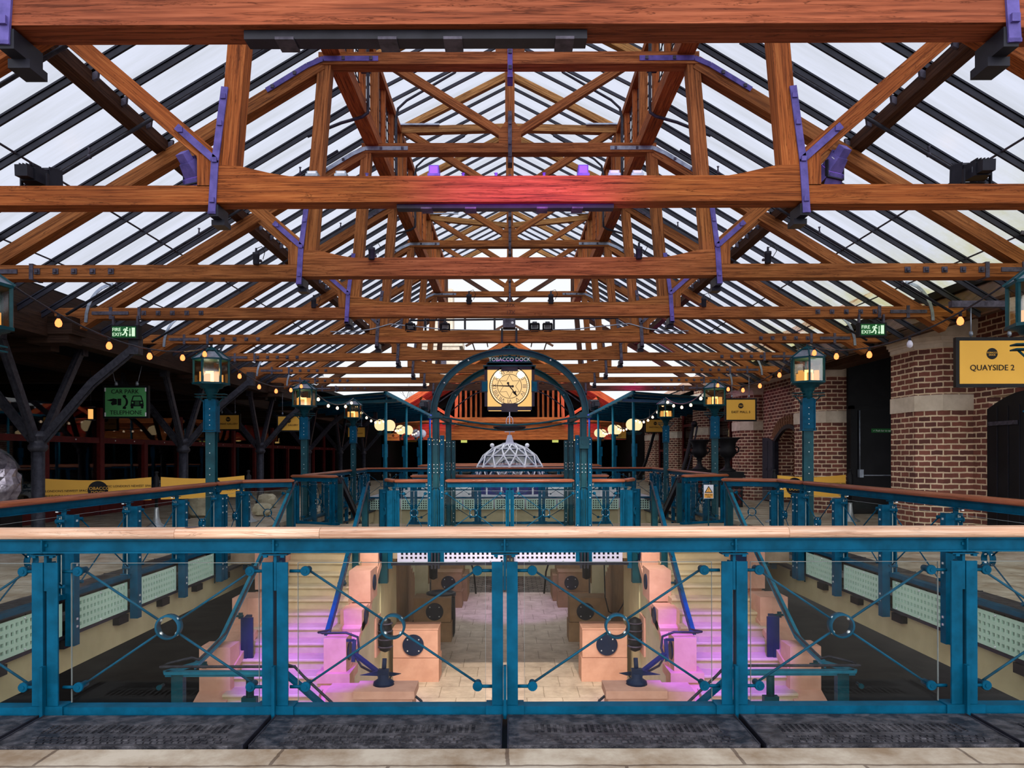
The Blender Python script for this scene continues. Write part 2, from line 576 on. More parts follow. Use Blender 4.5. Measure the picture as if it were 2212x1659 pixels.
def tag(o, label=None, cat=None, group=None, kind=None):
    if label:
        o['label'] = label
    if cat:
        o['category'] = cat
    if group:
        o['group'] = group
    if kind:
        o['kind'] = kind
    return o


def thing(name, label, cat, loc=(0, 0, 0), rz=0, group=None, world=True, kind=None):
    o = bpy.data.objects.new(name, None)
    o.empty_display_size = 0.1
    COL.objects.link(o)
    o.location = loc
    o.rotation_euler = (0, 0, rz)
    tag(o, label, cat, group, kind)
    if world:
        OFF[o.name] = V(loc)
    return o


def root_of(o):
    while o.parent is not None:
        o = o.parent
    return o


def part(name, mb, mat, parent=None, label=None, kind=None, extra=()):
    me = bpy.data.meshes.new(name)
    off = V((0, 0, 0))
    slots = [0] * len(mb.f)
    for k, (mb2, _m) in enumerate(extra):
        mb.add(mb2, Matrix())
        slots += [k + 1] * len(mb2.f)
    if parent is not None:
        off = OFF.get(root_of(parent).name, V((0, 0, 0)))
    me.from_pydata([tuple(p - off) for p in mb.v], [], mb.f)
    uvl = me.uv_layers.new(name='UVMap')
    flat = [c for u in mb.uv for q in u for c in q]
    uvl.data.foreach_set('uv', flat)
    me.polygons.foreach_set('use_smooth', mb.sm)
    me.materials.append(mat)
    for _b, m2 in extra:
        me.materials.append(m2)
    if extra:
        me.polygons.foreach_set('material_index', slots)
    me.update()
    o = bpy.data.objects.new(name, me)
    COL.objects.link(o)
    if parent is not None:
        o.parent = parent
    tag(o, label, None, None, kind)
    return o


def solo(name, mb, mat, label, cat, group=None, kind=None, loc=(0, 0, 0)):
    """a thing that is one mesh; its origin sits at loc"""
    loc = V(loc)
    mb.v = [p - loc for p in mb.v]
    o = part(name, mb, mat)
    o.location = loc
    return tag(o, label, cat, group, kind)


def struct(name, mb, mat, parent=None):
    return part(name, mb, mat, parent, kind='structure' if parent is None else None)


def dup(root, loc=None, rz=None, label=None, group=None):
    c = root.copy()
    COL.objects.link(c)
    if loc is not None:
        c.location = loc
    if rz is not None:
        c.rotation_euler = (0, 0, rz)
    tag(c, label, None, group)

    def kids(a, b):
        for ch in list(a.children):
            k = ch.copy()
            COL.objects.link(k)
            k.parent = b
            kids(ch, k)
    kids(root, c)
    return c


def text_mb(body, size, M, depth=0.002, align='CENTER'):
    cu = bpy.data.curves.new('lettering', 'FONT')
    cu.body = body
    cu.size = size
    cu.align_x = align
    cu.align_y = 'CENTER'
    cu.extrude = depth
    cu.resolution_u = 3
    o = bpy.data.objects.new('lettering_source', cu)
    COL.objects.link(o)
    dg = bpy.context.evaluated_depsgraph_get()
    ev = o.evaluated_get(dg)
    me = ev.to_mesh()
    m = MB()
    m.v = [M @ v.co for v in me.vertices]
    for p in me.polygons:
        m.face(tuple(p.vertices))
    ev.to_mesh_clear()
    bpy.data.objects.remove(o)
    bpy.data.curves.remove(cu)
    return m


def facing(x, y, z, ax=(1, 0, 0), up=(0, 0, 1)):
    """matrix that stands text up at a point, reading along ax"""
    a = V(ax).normalized()
    u = V(up).normalized()
    n_ = a.cross(u)
    return Matrix(((a.x, u.x, n_.x, x), (a.y, u.y, n_.y, y), (a.z, u.z, n_.z, z), (0, 0, 0, 1)))



# ================================================================== the setting
LOW = -2.75
YF = 4.29                     # front guard line
XS = 4.75                     # side guard line
SP = 1.33                     # guard post spacing
TY = [3.925 + 2.745 * k for k in range(9)]      # roof truss planes
WX = 8.7                      # east wall plane

# upper floor: stone paving round the open wells
m = MB()
m.box(-4.3, 4.3, -1.5, YF - 0.5, -0.3, 0)
struct('floor', m, M_SLAB)
m = MB()
m.box(-12.5, -XS - 0.42, -1.5, 47, -0.3, 0)
m.box(-XS - 0.42, -4.3, -1.5, 3.0, -0.3, 0)
struct('floor_west', m, M_SLAB)
m = MB()
m.box(XS + 0.42, 11, -1.5, 47, -0.3, 0)
m.box(4.3, XS + 0.42, -1.5, 3.0, -0.3, 0)
struct('floor_east', m, M_SLAB)
m = MB()
m.box(-XS, XS, 13.25, 16.35, -0.34, 0)
m.box(-XS, -4.2, 12.6, 13.25, -0.34, 0)
m.box(4.2, XS, 12.6, 13.25, -0.34, 0)
struct('floor_bridge', m, M_DECK)
m = MB()
m.box(-5.17, 5.17, 26.05, 47, -0.34, 0)
struct('floor_court', m, M_COURT)
# lower floor
m = MB()
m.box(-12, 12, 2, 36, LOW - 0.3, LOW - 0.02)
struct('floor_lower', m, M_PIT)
m = MB()
m.box(-2.28, 2.28, 5, 23, LOW - 0.2, LOW)
struct('floor_walkway', m, M_TILE)
m = MB()
m.box(-2.28, 2.28, 23, 35, LOW - 0.2, LOW - 0.01)
struct('floor_setts', m, M_COBBLE)
# edge beams of the wells
for nm, sx in (('west', -1), ('east', 1)):
    m = MB()
    m.box(sx * (XS + 0.02), sx * (XS + 0.45), 3.0, 26, -0.80, -0.42)
    struct('trim_edge_beam_' + nm, m, M_SIDECREAM)
    m = MB()
    m.box(sx * (XS - 0.04), sx * (XS + 0.10), 4.3, 26, -0.43, -0.395)
    m.box(sx * (XS - 0.02), sx * (XS + 0.06), 4.3, 26, -0.035, 0.012)
    struct('trim_edge_flange_' + nm, m, M_BAR)
m = MB()
m.box(-4.3, 4.3, 3.79, 4.42, -0.7, -0.06)
struct('trim_edge_beam_south', m, M_SIDECREAM)
m = MB()
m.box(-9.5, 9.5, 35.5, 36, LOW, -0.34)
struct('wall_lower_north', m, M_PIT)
m = MB()
m.box(-5.17, 5.17, 26.06, 26.3, LOW, -0.34)
struct('wall_well_north', m, M_SIDECREAM)
# cream walls below the bridge
m = MB()
for sx in (-1, 1):
    m.box(sx * 2.30, sx * 2.62, 13.2, 15.0, LOW, -0.36)
    m.box(sx * 2.30, sx * 1.98, 17.9, 18.25, LOW, -0.36)
struct('wall_lower_piers', m, M_CREAM)

# west gallery shell
m = MB()
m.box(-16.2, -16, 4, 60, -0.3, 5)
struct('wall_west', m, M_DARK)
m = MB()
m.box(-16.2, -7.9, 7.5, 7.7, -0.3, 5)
struct('wall_light_block', m, M_DARK)  # unseen wall added to keep light from behind out of the gallery
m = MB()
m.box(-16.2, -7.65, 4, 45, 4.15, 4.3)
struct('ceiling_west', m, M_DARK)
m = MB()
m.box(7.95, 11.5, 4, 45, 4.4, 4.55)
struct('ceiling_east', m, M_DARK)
# valley beams
for nm, sx in (('west', -1), ('east', 1)):
    m = MB()
    if sx < 0:
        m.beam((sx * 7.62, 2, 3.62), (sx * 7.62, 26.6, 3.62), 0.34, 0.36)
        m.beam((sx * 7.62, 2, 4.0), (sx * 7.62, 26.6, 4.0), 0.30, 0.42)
    else:
        m.beam((7.56, 2, 3.79), (7.56, 26.6, 3.79), 0.12, 0.14)
        m.prism([(7.5, 3.88), (8.0, 4.33), (8.0, 4.38), (7.5, 3.93)], 2, 26.6)
    struct('trim_valley_beam_' + nm, m, M_DARKWOOD if sx > 0 else M_GALW)

# east brick wall with piers
m = MB()
m.box(WX, WX + 0.4, 11.0, 11.4, 0, 4.4)
m.box(WX, WX + 0.4, 13.45, 14.0, 0, 4.4)
m.box(WX, WX + 0.4, 11.4, 13.45, 2.55, 4.4)
# arched doorway wall between second and third piers
YA, YB, ZT = 21.2, 23.5, 1.95
arc = [(YA + (YB - YA) * i / 10, ZT + 0.42 * sin(pi * i / 10)) for i in range(11)]
m.prism([(19.9, 0), (YA, 0)] + arc + [(YB, 0), (25.0, 0), (25.0, 4.4), (19.9, 4.4)], WX - 0.25, WX + 0.3, 'yz')
m.box(WX + 0.9, WX + 1.1, 20.0, 25.2, 0, 3)
m.box(WX, WX + 0.3, 26.2, 30.6, 0, 4.4)
m.box(WX + 0.3, WX + 0.6, 30.6, 47, 0, 4.4)
struct('wall_east', m, M_BRICK)
PY = [13.9, 19.05, 24.7, 30.3, 35.9, 41.5]
for i, y in enumerate(PY):
    t = thing('pillar_%d' % (i + 1), None, None, (8.3, y, 0), kind='structure')
    oc = lambda g: [(7.8 - g, y + 0.34), (8.14 - g, y - g), (9.1, y - g), (9.1, y + 1.25), (7.8 - g, y + 1.25)]
    part('pier_brickwork', MB().prism(oc(0), 0, 2.33, 'xy').prism(oc(0), 2.63, 3.60, 'xy').prism(oc(-0.05), 4.02, 4.4, 'xy'), M_BRICK, t)
    part('stone_band', MB().prism(oc(0.02), 2.33, 2.63, 'xy'), M_STONE, t)
    cp = MB()
    for k, (g, za, zb) in enumerate(((0.02, 3.52, 3.60), (0.05, 3.60, 3.65), (0.09, 3.65, 3.72), (0.13, 3.72, 3.80), (0.15, 3.80, 4.02))):
        cp.prism(oc(g), za, zb, 'xy')
    part('stone_capital', cp, M_STONE, t)
m = MB()
m.box(8.0, 8.5, 15.15, 19.1, 3.84, 4.2)
m.box(8.0, 8.5, 20.3, 24.8, 3.84, 4.2)
struct('trim_stone_lintel', m, M_STONE)
m = MB()
m.box(8.05, 8.5, 15.15, 19.1, 3.68, 3.84)
struct('trim_timber_lintel', m, M_DARKWOOD)
# arch ring over the doorway
m = MB()
for i in range(19):
    a = pi * (i + 0.5) / 19
    c = V((WX - 0.26, (YA + YB) / 2 - (YB - YA) / 2 * cos(a), ZT + 0.42 * sin(a)))
    d = V((0, -cos(a) * 0.55, 0.25 + sin(a))).normalized()
    m.beam(c, c + d * 0.34, 0.115, 0.03, up=(1, 0, 0))
struct('trim_arch_ring', m, paint('arch_brick', (0.24, 0.12, 0.06), (0.15, 0.07, 0.04), 12, 0.85))
# black recess with its doors between the first and second piers
m = MB()
m.box(8.62, 11.0, 18.85, 18.95, 0, 4.4)
m.box(10.9, 11.0, 13.9, 18.9, 0, 4.4)
struct('wall_recess', m, M_BLACK)
t = thing('door_1', None, None, (9.35, 18.8, 0), kind='structure')
part('leaf', MB().box(8.72, 10.02, 18.74, 18.82, 0.02, 2.66), M_BLACKD, t)
part('frame', MB().box(8.62, 8.72, 18.72, 18.86, 0, 2.74).box(8.62, 10.1, 18.72, 18.86, 2.66, 2.74), M_BLACK, t)
part('push_bar', MB().tube([(8.86, 18.66, 0.98), (9.9, 18.66, 0.98)], 0.018, 8).box(8.80, 8.90, 18.62, 18.74, 0.93, 1.13).box(9.86, 9.98, 18.62, 18.74, 0.93, 1.13), M_STEEL, t, 'silver push bar')
part('vertical_rod', MB().tube([(8.83, 18.68, 1.1), (8.83, 18.68, 2.62)], 0.016, 8), M_STEEL, t, 'silver vertical rod')
b = part('door_sticker', MB().box(9.15, 9.72, 18.725, 18.739, 2.06, 2.16), M_EXITG, t, 'green sign reading Push bar to open')
part('lettering', text_mb('\u2713 Push bar to open', 0.062, facing(9.435, 18.722, 2.108)), M_WHITE, b)
t = thing('door_2', None, None, (10.6, 17.6, 0), kind='structure')
part('leaf', MB().beam((10.12, 18.72, 1.45), (10.72, 17.4, 1.45), 0.06, 2.7), M_BLACKD, t)
part('edge_strip', MB().box(10.06, 10.14, 18.70, 18.76, 0.1, 2.7), M_OCHRE, t)
# arched black door at the picture's east edge
t = thing('door_3', None, None, (WX, 12.4, 0), kind='structure')
y0, y1 = 11.4, 13.42
m = MB().prism([(y0, 0), (y1, 0)] + [(y1 + (y0 - y1) * i / 8, 2.32 + 0.26 * sin(pi * i / 8)) for i in range(9)], WX - 0.05, WX + 0.05, 'yz')
part('leaf', m, M_BLACKD, t)
m = MB()
for k in range(1, 7):
    m.box(WX - 0.06, WX - 0.05, y0 + k * 0.29 - 0.006, y0 + k * 0.29 + 0.006, 0.1, 2.35)
part('plank_grooves', m, M_BAR, t)
part('hinge', MB().beam((WX - 0.07, 13.35, 2.05), (WX - 0.07, 12.6, 2.05), 0.03, 0.07), M_IRON, t)
# doorway shutters and brick-lined opening
t = thing('door_4', None, None, (WX, 22.4, 0), kind='structure')
ar = MB()
for i in range(10):
    a0 = arc[i]
    a1 = arc[i + 1]
    ar.beam((WX - 0.27, a0[0], a0[1]), (WX - 0.27, a1[0], a1[1]), 0.10, 0.12, up=(0, 0, 1))
ar.box(WX - 0.33, WX - 0.2, YA, YA + 0.08, 0, ZT).box(WX - 0.33, WX - 0.2, YB - 0.08, YB, 0, ZT)
part('frame', ar, M_BAR, t)
SHUT = paint('slate_shutter_paint', (0.04, 0.042, 0.06), None, 3, 0.5)
for y, dy in ((YB, 0.95), (YA, -0.12)):
    lf = MB().prism([(y, 0.02), (y + dy, 0.02), (y + dy, ZT + 0.12), (y + dy * 0.5, ZT + 0.10), (y, ZT - 0.02)], WX - 0.36, WX - 0.31, 'yz')
    lf.box(WX - 0.375, WX - 0.36, y + dy * 0.46, y + dy * 0.54, 0.1, ZT).box(WX - 0.375, WX - 0.36, y + dy * 0.1, y + dy * 0.9, 1.0, 1.1)
    part('shutter_leaf', lf, SHUT, t)
part('bar', MB().tube([(WX + 0.05, 22.3, 0), (WX + 0.05, 22.3, 2.35)], 0.02, 6), M_BLACK, t)
# red framed openings of the far east wall
for i, (ya, yb) in enumerate(((26.0, 30.2), (31.7, 35.8), (37.3, 41.4))):
    t = thing('door_%d' % (i + 5), None, None, (WX - 0.1, ya, 0), kind='structure')
    fr = MB()
    for yy in (ya, (ya + yb) / 2, yb):
        fr.box(WX - 0.35, WX - 0.2, yy - 0.07, yy + 0.07, 0, 3.7)
    for zz in (1.75, 2.9, 3.7):
        fr.box(WX - 0.33, WX - 0.22, ya, yb, zz - 0.06, zz + 0.06)
    part('frame', fr, M_RED, t)
    part('pane', MB().box(WX - 0.29, WX - 0.28, ya, yb, 0, 3.7), M_DARKG, t)

# ------------------------------------------------------------------ red steel shopfront of the west gallery
for i in range(7):
    ya, yb = 14.5 + i * 4.6, 19.1 + i * 4.6
    t = thing('window_%d' % (i + 1), None, None, (-10.6, ya, 0), kind='structure')
    fr = MB()
    for yy in (ya, ya + 2.3):
        fr.box(-10.72, -10.5, yy - 0.10, yy + 0.10, 0, 2.75 if yy == ya else 1.9)
    fr.box(-10.66, -10.52, ya, yb, 1.84, 1.98).box(-10.66, -10.52, ya, yb, 0.0, 0.3)
    part('frame', fr, M_RED, t)
    part('rivet', MB().box(-10.5, -10.49, ya + .6, ya + .64, 1.9, 1.93).box(-10.5, -10.49, ya + 1.6, ya + 1.64, 1.9, 1.93).box(-10.5, -10.49, ya + 3.4, ya + 3.44, 1.9, 1.93), M_BOLT, t)
    part('pane', MB().box(-10.6, -10.59, ya, yb, 0.3, 2.75), M_DARKG, t)

# ================================================================== glazed roof
def roof_z(x):
    return 6.82 - 0.60 * (abs(x) - 2.385)


for nm, sx in (('west', -1), ('east', 1)):
    t = thing('ceiling_glazed_' + nm, None, None, (0, 0, 0), kind='structure')
    ya, yb, dy = 0.4, 26.1, 0.575
    n = int((yb - ya) / dy)
    y_first = 7.2 - dy * int((7.2 - ya) / dy)
    prev = ya
    xa, xb = 2.34, 7.5
    for k in range(n + 1):
        y = y_first + k * dy
        if y > yb:
            break
        if k:
            pm = MB().quad((sx * xa, y - dy, roof_z(xa)), (sx * xa, y, roof_z(xa)), (sx * xb, y, roof_z(xb)), (sx * xb, y - dy, roof_z(xb)),
                           [(0, y - dy), (0, y), (6, y), (6, y - dy)])
            part('pane', pm, M_ROOFE if sx > 0 else M_ROOFG, t)
        bm = MB().beam((sx * xa, y, roof_z(xa) - 0.04), (sx * xb, y, roof_z(xb) - 0.04), 0.028, 0.06)
        bm.beam((sx * xa, y, roof_z(xa) + 0.012), (sx * xb, y, roof_z(xb) + 0.012), 0.056, 0.02)
        part('glazing_bar', bm, M_BAR, t)
# pane laps low on the slopes
    lap = MB()
    for x in (5.55, 6.55):
        lap.beam((sx * x, 1, roof_z(x) - 0.01), (sx * x, yb, roof_z(x) - 0.01), 0.03, 0.012)
    part('pane_lap', lap, M_IRON, t)
t = thing('ceiling_lantern', None, None, (0, 0, 0), kind='structure')
for sx in (-1, 1):
    y = 0.75
    while y < 26.1:
        if y > 1:
            part('pane', MB().quad((0, y - .575, 9.36), (0, y, 9.36), (sx * 2.42, y, 8.12), (sx * 2.42, y - .575, 8.12), [(0, y), (0, y + .575), (2.6, y + .575), (2.6, y)]), M_ROOFG, t)
        part('glazing_bar', MB().beam((0, y, 9.33), (sx * 2.42, y, 8.09), 0.034, 0.055), M_BAR, t)
        y += 0.575
part('ridge_board', MB().beam((0, 0.5, 9.28), (0, 26.1, 9.28), 0.06, 0.2), M_DARKWOOD, t)

for nm, sx in (('west', -1), ('east', 1)):
    side = 'west' if sx < 0 else 'east'
    t = thing('purlin', 'long roof timber under the glazing bars on the %s slope with stepped iron brackets' % side, 'purlin', (sx * 4.45, 1, 5.46))
    part('timber', MB().beam((sx * 4.45, 1, 5.46), (sx * 4.45, 26.3, 5.46), 0.17, 0.15), M_DARKWOOD, t)
    y = 7.2 - 0.575 * 5
    while y < 18:
        x = 4.40
        zt = roof_z(x)
        part('bracket', MB().prism([(x - 0.10, zt - 0.06), (x + 0.10, zt - 0.16), (x + 0.09, 5.54), (x - 0.02, 5.54), (x - 0.04, zt - 0.17), (x - 0.09, zt - 0.15)], y - 0.02, y + 0.02) if sx > 0 else
             MB().prism([(-x + 0.10, zt - 0.06), (-x - 0.10, zt - 0.16), (-x - 0.09, 5.54), (-x + 0.02, 5.54), (-x + 0.04, zt - 0.17), (-x + 0.09, zt - 0.15)], y - 0.02, y + 0.02), M_IRON, t)
        y += 0.575
    t = thing('lantern_plate', 'heavy timber plate along the foot of the %s row of wired lantern windows' % side, 'beam', (sx * 2.25, 1, 6.72))
    part('timber', MB().beam((sx * 2.25, 1, 6.70), (sx * 2.25, 26.2, 6.70), 0.22, 0.20), M_BEAM, t)
    t = thing('lantern_plate', 'upper timber plate carrying the lantern roof above the %s wired windows' % side, 'beam', (sx * 2.25, 1, 8.06))
    part('timber', MB().beam((sx * 2.25, 1, 8.06), (sx * 2.25, 26.2, 8.06), 0.16, 0.13), M_BEAM, t)
    # clerestory windows, one per bay
    for k in range(8):
        ya, yb = TY[k] + 0.1, TY[k + 1] + 0.1
        wdw = thing('window_%d' % (20 + k + (10 if sx > 0 else 0)), None, None, (sx * 2.28, ya, 6.8), kind='structure')
        fr = MB()
        for yy in (ya + 0.05, ya + 0.92, ya + 1.84):
            fr.beam((sx * 2.25, yy, 6.8), (sx * 2.25, yy, 8.0), 0.10, 0.10)
        part('window_frame', fr, M_BEAM, wdw)
        part('pane', MB().quad((sx * 2.30, ya, 6.8), (sx * 2.30, yb, 6.8), (sx * 2.30, yb, 8.0), (sx * 2.30, ya, 8.0)), M_WINDG, wdw)
        if k < 6:
            wr = MB()
            for j in range(1, 16):
                yy = ya + j * 2.745 / 16
                wr.beam((sx * 2.285, yy, 6.8), (sx * 2.285, yy, 8.0), 0.014, 0.014)
            for j in range(1, 6):
                wr.beam((sx * 2.285, ya, 6.8 + j * .2), (sx * 2.285, yb, 6.8 + j * .2), 0.014, 0.014)
            part('glazing_lattice', wr, M_BAR, wdw)

# ================================================================== roof trusses
NB = ['nearest', 'second', 'third', 'fourth', 'fifth', 'sixth', 'seventh', 'eighth', 'furthest']
for k, Y in enumerate(TY):
    D = 0.19
    yc = Y + D / 2
    if k == 0:
        lb = 'red-brown timber truss whose tie beam spans the very top of the photo'
    elif k == 1:
        lb = 'timber truss with pink-lit tie beam and big violet straps, carrying the floodlights'
    elif k == 8:
        lb = 'dark timber truss closing the far end of the glazed roof, behind the clock'
    else:
        lb = 'orange timber roof truss with violet straps, %s in the row from the camera' % ORD[k]
    t = thing('roof_truss', lb, 'truss', (0, yc, 3.79), group='timber roof trusses')
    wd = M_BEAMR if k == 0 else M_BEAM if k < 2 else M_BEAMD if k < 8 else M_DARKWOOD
    jz = random.uniform(-0.01, 0.01)
    tie = MB()
    tie.prism([(-2.66, 3.785), (2.66, 3.79), (2.66, 4.12), (2.40, 4.11), (2.12, 4.045), (1.98, 4.02), (-1.98, 4.02), (-2.14, 4.045), (-2.42, 4.11), (-2.66, 4.125)], Y, Y + D)
    part('tie_beam', tie, wd, t)
    for sx in (-1, 1):
        part('tie_beam', MB().beam((sx * 2.65, yc, 3.853 + jz), (sx * 7.55, yc, 3.853 + jz), D, 0.175), wd, t)
        part('shoe_block', MB().beam((sx * 2.735, yc, 3.93), (sx * 2.735, yc, 4.22), 0.15, D), wd, t)
        part('principal_rafter', MB().beam((sx * 2.385, yc, 6.50), (sx * 7.2, yc, 3.60), 0.185, 0.17), wd, t)
        part('queen_post', MB().beam((sx * 2.555, yc, 4.02), (sx * 2.345, yc, 6.52), 0.165, 0.17, up=(0, 1, 0)), wd, t)
        part('strut', MB().beam((sx * 2.66, yc, 4.17), (sx * 4.16, yc, 5.46), 0.15, 0.15), wd, t)
        # forked iron strap
        st = MB()
        yf = Y - 0.008
        st.beam((sx * 2.675, yf, 3.68), (sx * 2.645, yf, 4.16), 0.066, 0.016, up=(0, 1, 0))
        st.beam((sx * 2.645, yf, 4.14), (sx * 2.555, yf, 4.82), 0.062, 0.016, up=(0, 1, 0))
        st.beam((sx * 2.645, yf, 4.16), (sx * 2.99, yf, 4.465), 0.062, 0.016, up=(0, 1, 0))
        st.box(sx * 2.64, sx * 2.71, Y - 0.016, Y + D + 0.02, 3.68, 3.70)
        sp_ = part('iron_strap', st, M_VIOLET if k < 4 else M_IRON, t, 'violet forked strap')
        for bx, bz in ((2.668, 3.80), (2.645, 4.16), (2.598, 4.49), (2.565, 4.73), (2.95, 4.43)):
            part('bolt_head', MB().box(sx * bx - 0.022, sx * bx + 0.022, Y - 0.034, Y - 0.014, bz - 0.022, bz + 0.022), M_VIOLET if k < 4 else M_IRON, sp_)
        part('stirrup', MB().box(sx * 2.70, sx * 2.62, Y - 0.004, Y + D + 0.05, 3.66, 3.765).box(sx * 2.72, sx * 2.60, Y + D * 0.5, Y + D + 0.06, 3.61, 3.66), M_BAR, t)
        kn = MB()
        for a, c in (((1.66, 6.545), (2.36, 6.545)), ((2.36, 6.545), (2.56, 6.46)), ((2.56, 6.46), (3.08, 6.145))):
            kn.beam((sx * a[0], yf, a[1]), (sx * c[0], yf, c[1]), 0.062, 0.016, up=(0, 1, 0))
        kp = part('knee_strap', kn, M_VIOLET if k in (2, 0, 1) else M_STEEL if k % 2 else M_IRON, t, 'bent iron strap')
        for bx, bz in ((1.75, 6.545), (2.1, 6.545), (2.72, 6.36), (3.0, 6.19)):
            part('bolt_head', MB().box(sx * bx - 0.02, sx * bx + 0.02, Y - 0.032, Y - 0.014, bz - 0.02, bz + 0.02), M_IRON, kp)
        for i in range(5):
            bx = sx * (5.06 + 0.235 * i)
            part('bolt_plate', MB().box(bx - 0.036, bx + 0.036, Y - 0.012, Y, 3.815, 3.887).box(bx - 0.018, bx + 0.018, Y - 0.035, Y - 0.012, 3.833, 3.869), M_IRON, t)
        part('end_plate', MB().beam((sx * 6.25, yf, 3.85), (sx * 6.85, yf, 3.85), 0.055, 0.016, up=(0, 1, 0)).box(sx * 6.05, sx * 6.1, Y - 0.012, Y + D + 0.01, 3.75, 3.95).box(sx * 6.52, sx * 6.57, Y - 0.012, Y + D + 0.01, 3.75, 3.95), M_IRON, t)
        heel = [(sx * (6.95 - 0.45 * (1 - cos(a))), yf, 3.70 + 0.62 * sin(a)) for a in [pi / 2 * i / 7 for i in range(8)]]
        hb = MB()
        for a, c in zip(heel, heel[1:]):
            hb.beam(a, c, 0.05, 0.016, up=(0, 1, 0))
        part('heel_strap', hb, M_IRON if k < 3 else M_STEEL, t)
    part('collar_beam', MB().beam((-2.42, yc, 6.555), (2.42, yc, 6.555), 0.20, 0.155), wd, t)
    ks = MB().beam((0.015, Y - 0.012, 6.30), (0.015, Y - 0.012, 7.15), 0.062, 0.018, up=(0, 1, 0)).box(-0.02, 0.05, Y - 0.02, Y + D + 0.02, 6.30, 6.33)
    kp = part('king_strap', ks, M_VIOLET if k in (1, 2) else M_IRON, t)
    for bz in (6.42, 6.62, 6.95):
        part('bolt_head', MB().box(-0.008, 0.038, Y - 0.042, Y - 0.018, bz - 0.023, bz + 0.023), M_IRON, kp)
    part('king_post', MB().beam((0.015, yc, 6.62), (0.015, yc, 9.2), 0.155, 0.15, up=(0, 1, 0)).prism([(-0.17, 6.63), (0.2, 6.63), (0.2, 6.82), (0.1, 6.98), (-0.07, 6.98), (-0.17, 6.82)], Y + 0.01, Y + D - 0.01), wd, t)
    for sx in (-1, 1):
        part('lantern_strut', MB().beam((sx * 0.1, yc, 6.80), (sx * 2.1, yc, 8.06), 0.12, 0.13), wd, t)
        part('lantern_rafter', MB().beam((0, yc, 9.2), (sx * 2.3, yc, 8.04), 0.12, 0.13), M_BEAM2, t)
        part('lantern_post', MB().beam((sx * 2.22, yc, 6.75), (sx * 2.22, yc, 8.02), 0.13, 0.14, up=(0, 1, 0)), wd, t)
    if k % 2 == 0 and k > 0:
        dz = 0.06 if k % 4 == 0 else -0.22
        lt = MB()
        for sx in (-1, 1):
            lt.beam((sx * 2.2, yc, 8.07), (0, yc, 8.07 + dz), 0.14, 0.135)
        part('lantern_tie', lt, M_BEAM2, t)
        part('tie_plate', MB().beam((-2.2, Y - 0.01, 8.16), (-1.4, Y - 0.01, 8.16), 0.05, 0.03).beam((2.2, Y - 0.01, 8.16), (1.55, Y - 0.01, 8.16), 0.05, 0.03), M_STEEL, t)
# packing timber and long iron track bolted below the first tie beam
t = thing('cable_tray', 'long black iron tray bolted under the red-brown beam at the top', 'tray', (-0.4, 4.02, 3.76))
part('channel', MB().box(-1.42, 0.42, 3.97, 4.07, 3.735, 3.783), M_BAR, t)
for x in (-1.2, -0.65, -0.3, 0.3):
    part('clip', MB().box(x - 0.05, x + 0.05, 3.955, 4.085, 3.725, 3.74), M_IRON, t)
t = thing('cable_tray', 'black iron tray with clips under the pink-lit tie beam', 'tray', (0, 6.77, 3.76))
part('channel', MB().box(-1.02, 0.95, 6.72, 6.82, 3.745, 3.783), M_BAR, t)
for x in (-0.75, -0.35, 0.3, 0.62):
    part('clip', MB().box(x - 0.05, x + 0.05, 6.70, 6.84, 3.735, 3.75), M_IRON, t)

# ------------------------------------------------------------------ sprinkler and conduit pipes
for i, (sx, y, lb) in enumerate(((1, 6.55, 'dark sprinkler pipe crossing the large first bay of the east roof slope'), (1, 8.65, 'dark sprinkler pipe with heads in the second bay of the east roof slope'),
                                 (1, 11.7, 'thin sprinkler pipe below the third bay of the east roof slope'), (-1, 8.65, 'dark sprinkler pipe with heads in the second bay of the west roof slope'),
                                 (-1, 11.7, 'thin sprinkler pipe below the third bay of the west roof slope'), (-1, 7.05, 'dark sprinkler pipe in the large first bay of the west roof slope'),
                                 (1, 14.5, 'thin sprinkler pipe in the fourth bay of the east roof slope'), (-1, 14.5, 'thin sprinkler pipe in the fourth bay of the west roof slope'))):
    t = thing('sprinkler_pipe', lb, 'pipe', (sx * 3, y, 6), group='sprinkler pipes under the glass')
    pt = lambda x: (sx * x, y, roof_z(x) - 0.31)
    part('pipe', MB().tube([pt(2.7), pt(7.0)], 0.022, 8), M_COLUMN, t)
    for x in (3.3, 4.9, 6.2):
        p = V(pt(x))
        part('sprinkler_head', MB().tube([p, p + V((0, 0, 0.07)), p + V((0, 0, 0.10))], [0.016, 0.010, 0.022], 8).sphere(p, 0.028, 8, 6), M_IRON, t)
for k in (1, 2, 3, 4):
    for sx in (-1, 1):
        y = TY[k] + 1.6
        t = thing('conduit_pipe', 'bent dark conduit climbing the %s lantern windows in the %s bay from the camera' % ('west' if sx < 0 else 'east', ORD[k]), 'pipe', (sx * 2.1, y, 6.4), group='conduits in the lantern')
        part('pipe', MB().tube([(sx * 3.0, y, 6.25), (sx * 2.5, y, 6.45), (sx * 2.18, y, 6.54), (sx * 2.10, y, 6.60), (sx * 2.095, y, 6.70), (sx * 2.10, y, 7.75), (sx * 2.06, y, 7.95), (sx * 1.9, y, 8.10), (sx * 1.0, y, 8.62), (sx * 0.95, y, 8.72)], 0.024, 8), M_COLUMN, t)
        part('clip', MB().box(sx * 2.06, sx * 2.2, y - 0.04, y + 0.04, 7.2, 7.24), M_IRON, t)
M_EDGE = paint('polished_glass_edge', (0.24, 0.27, 0.27), None, 3, 0.3)

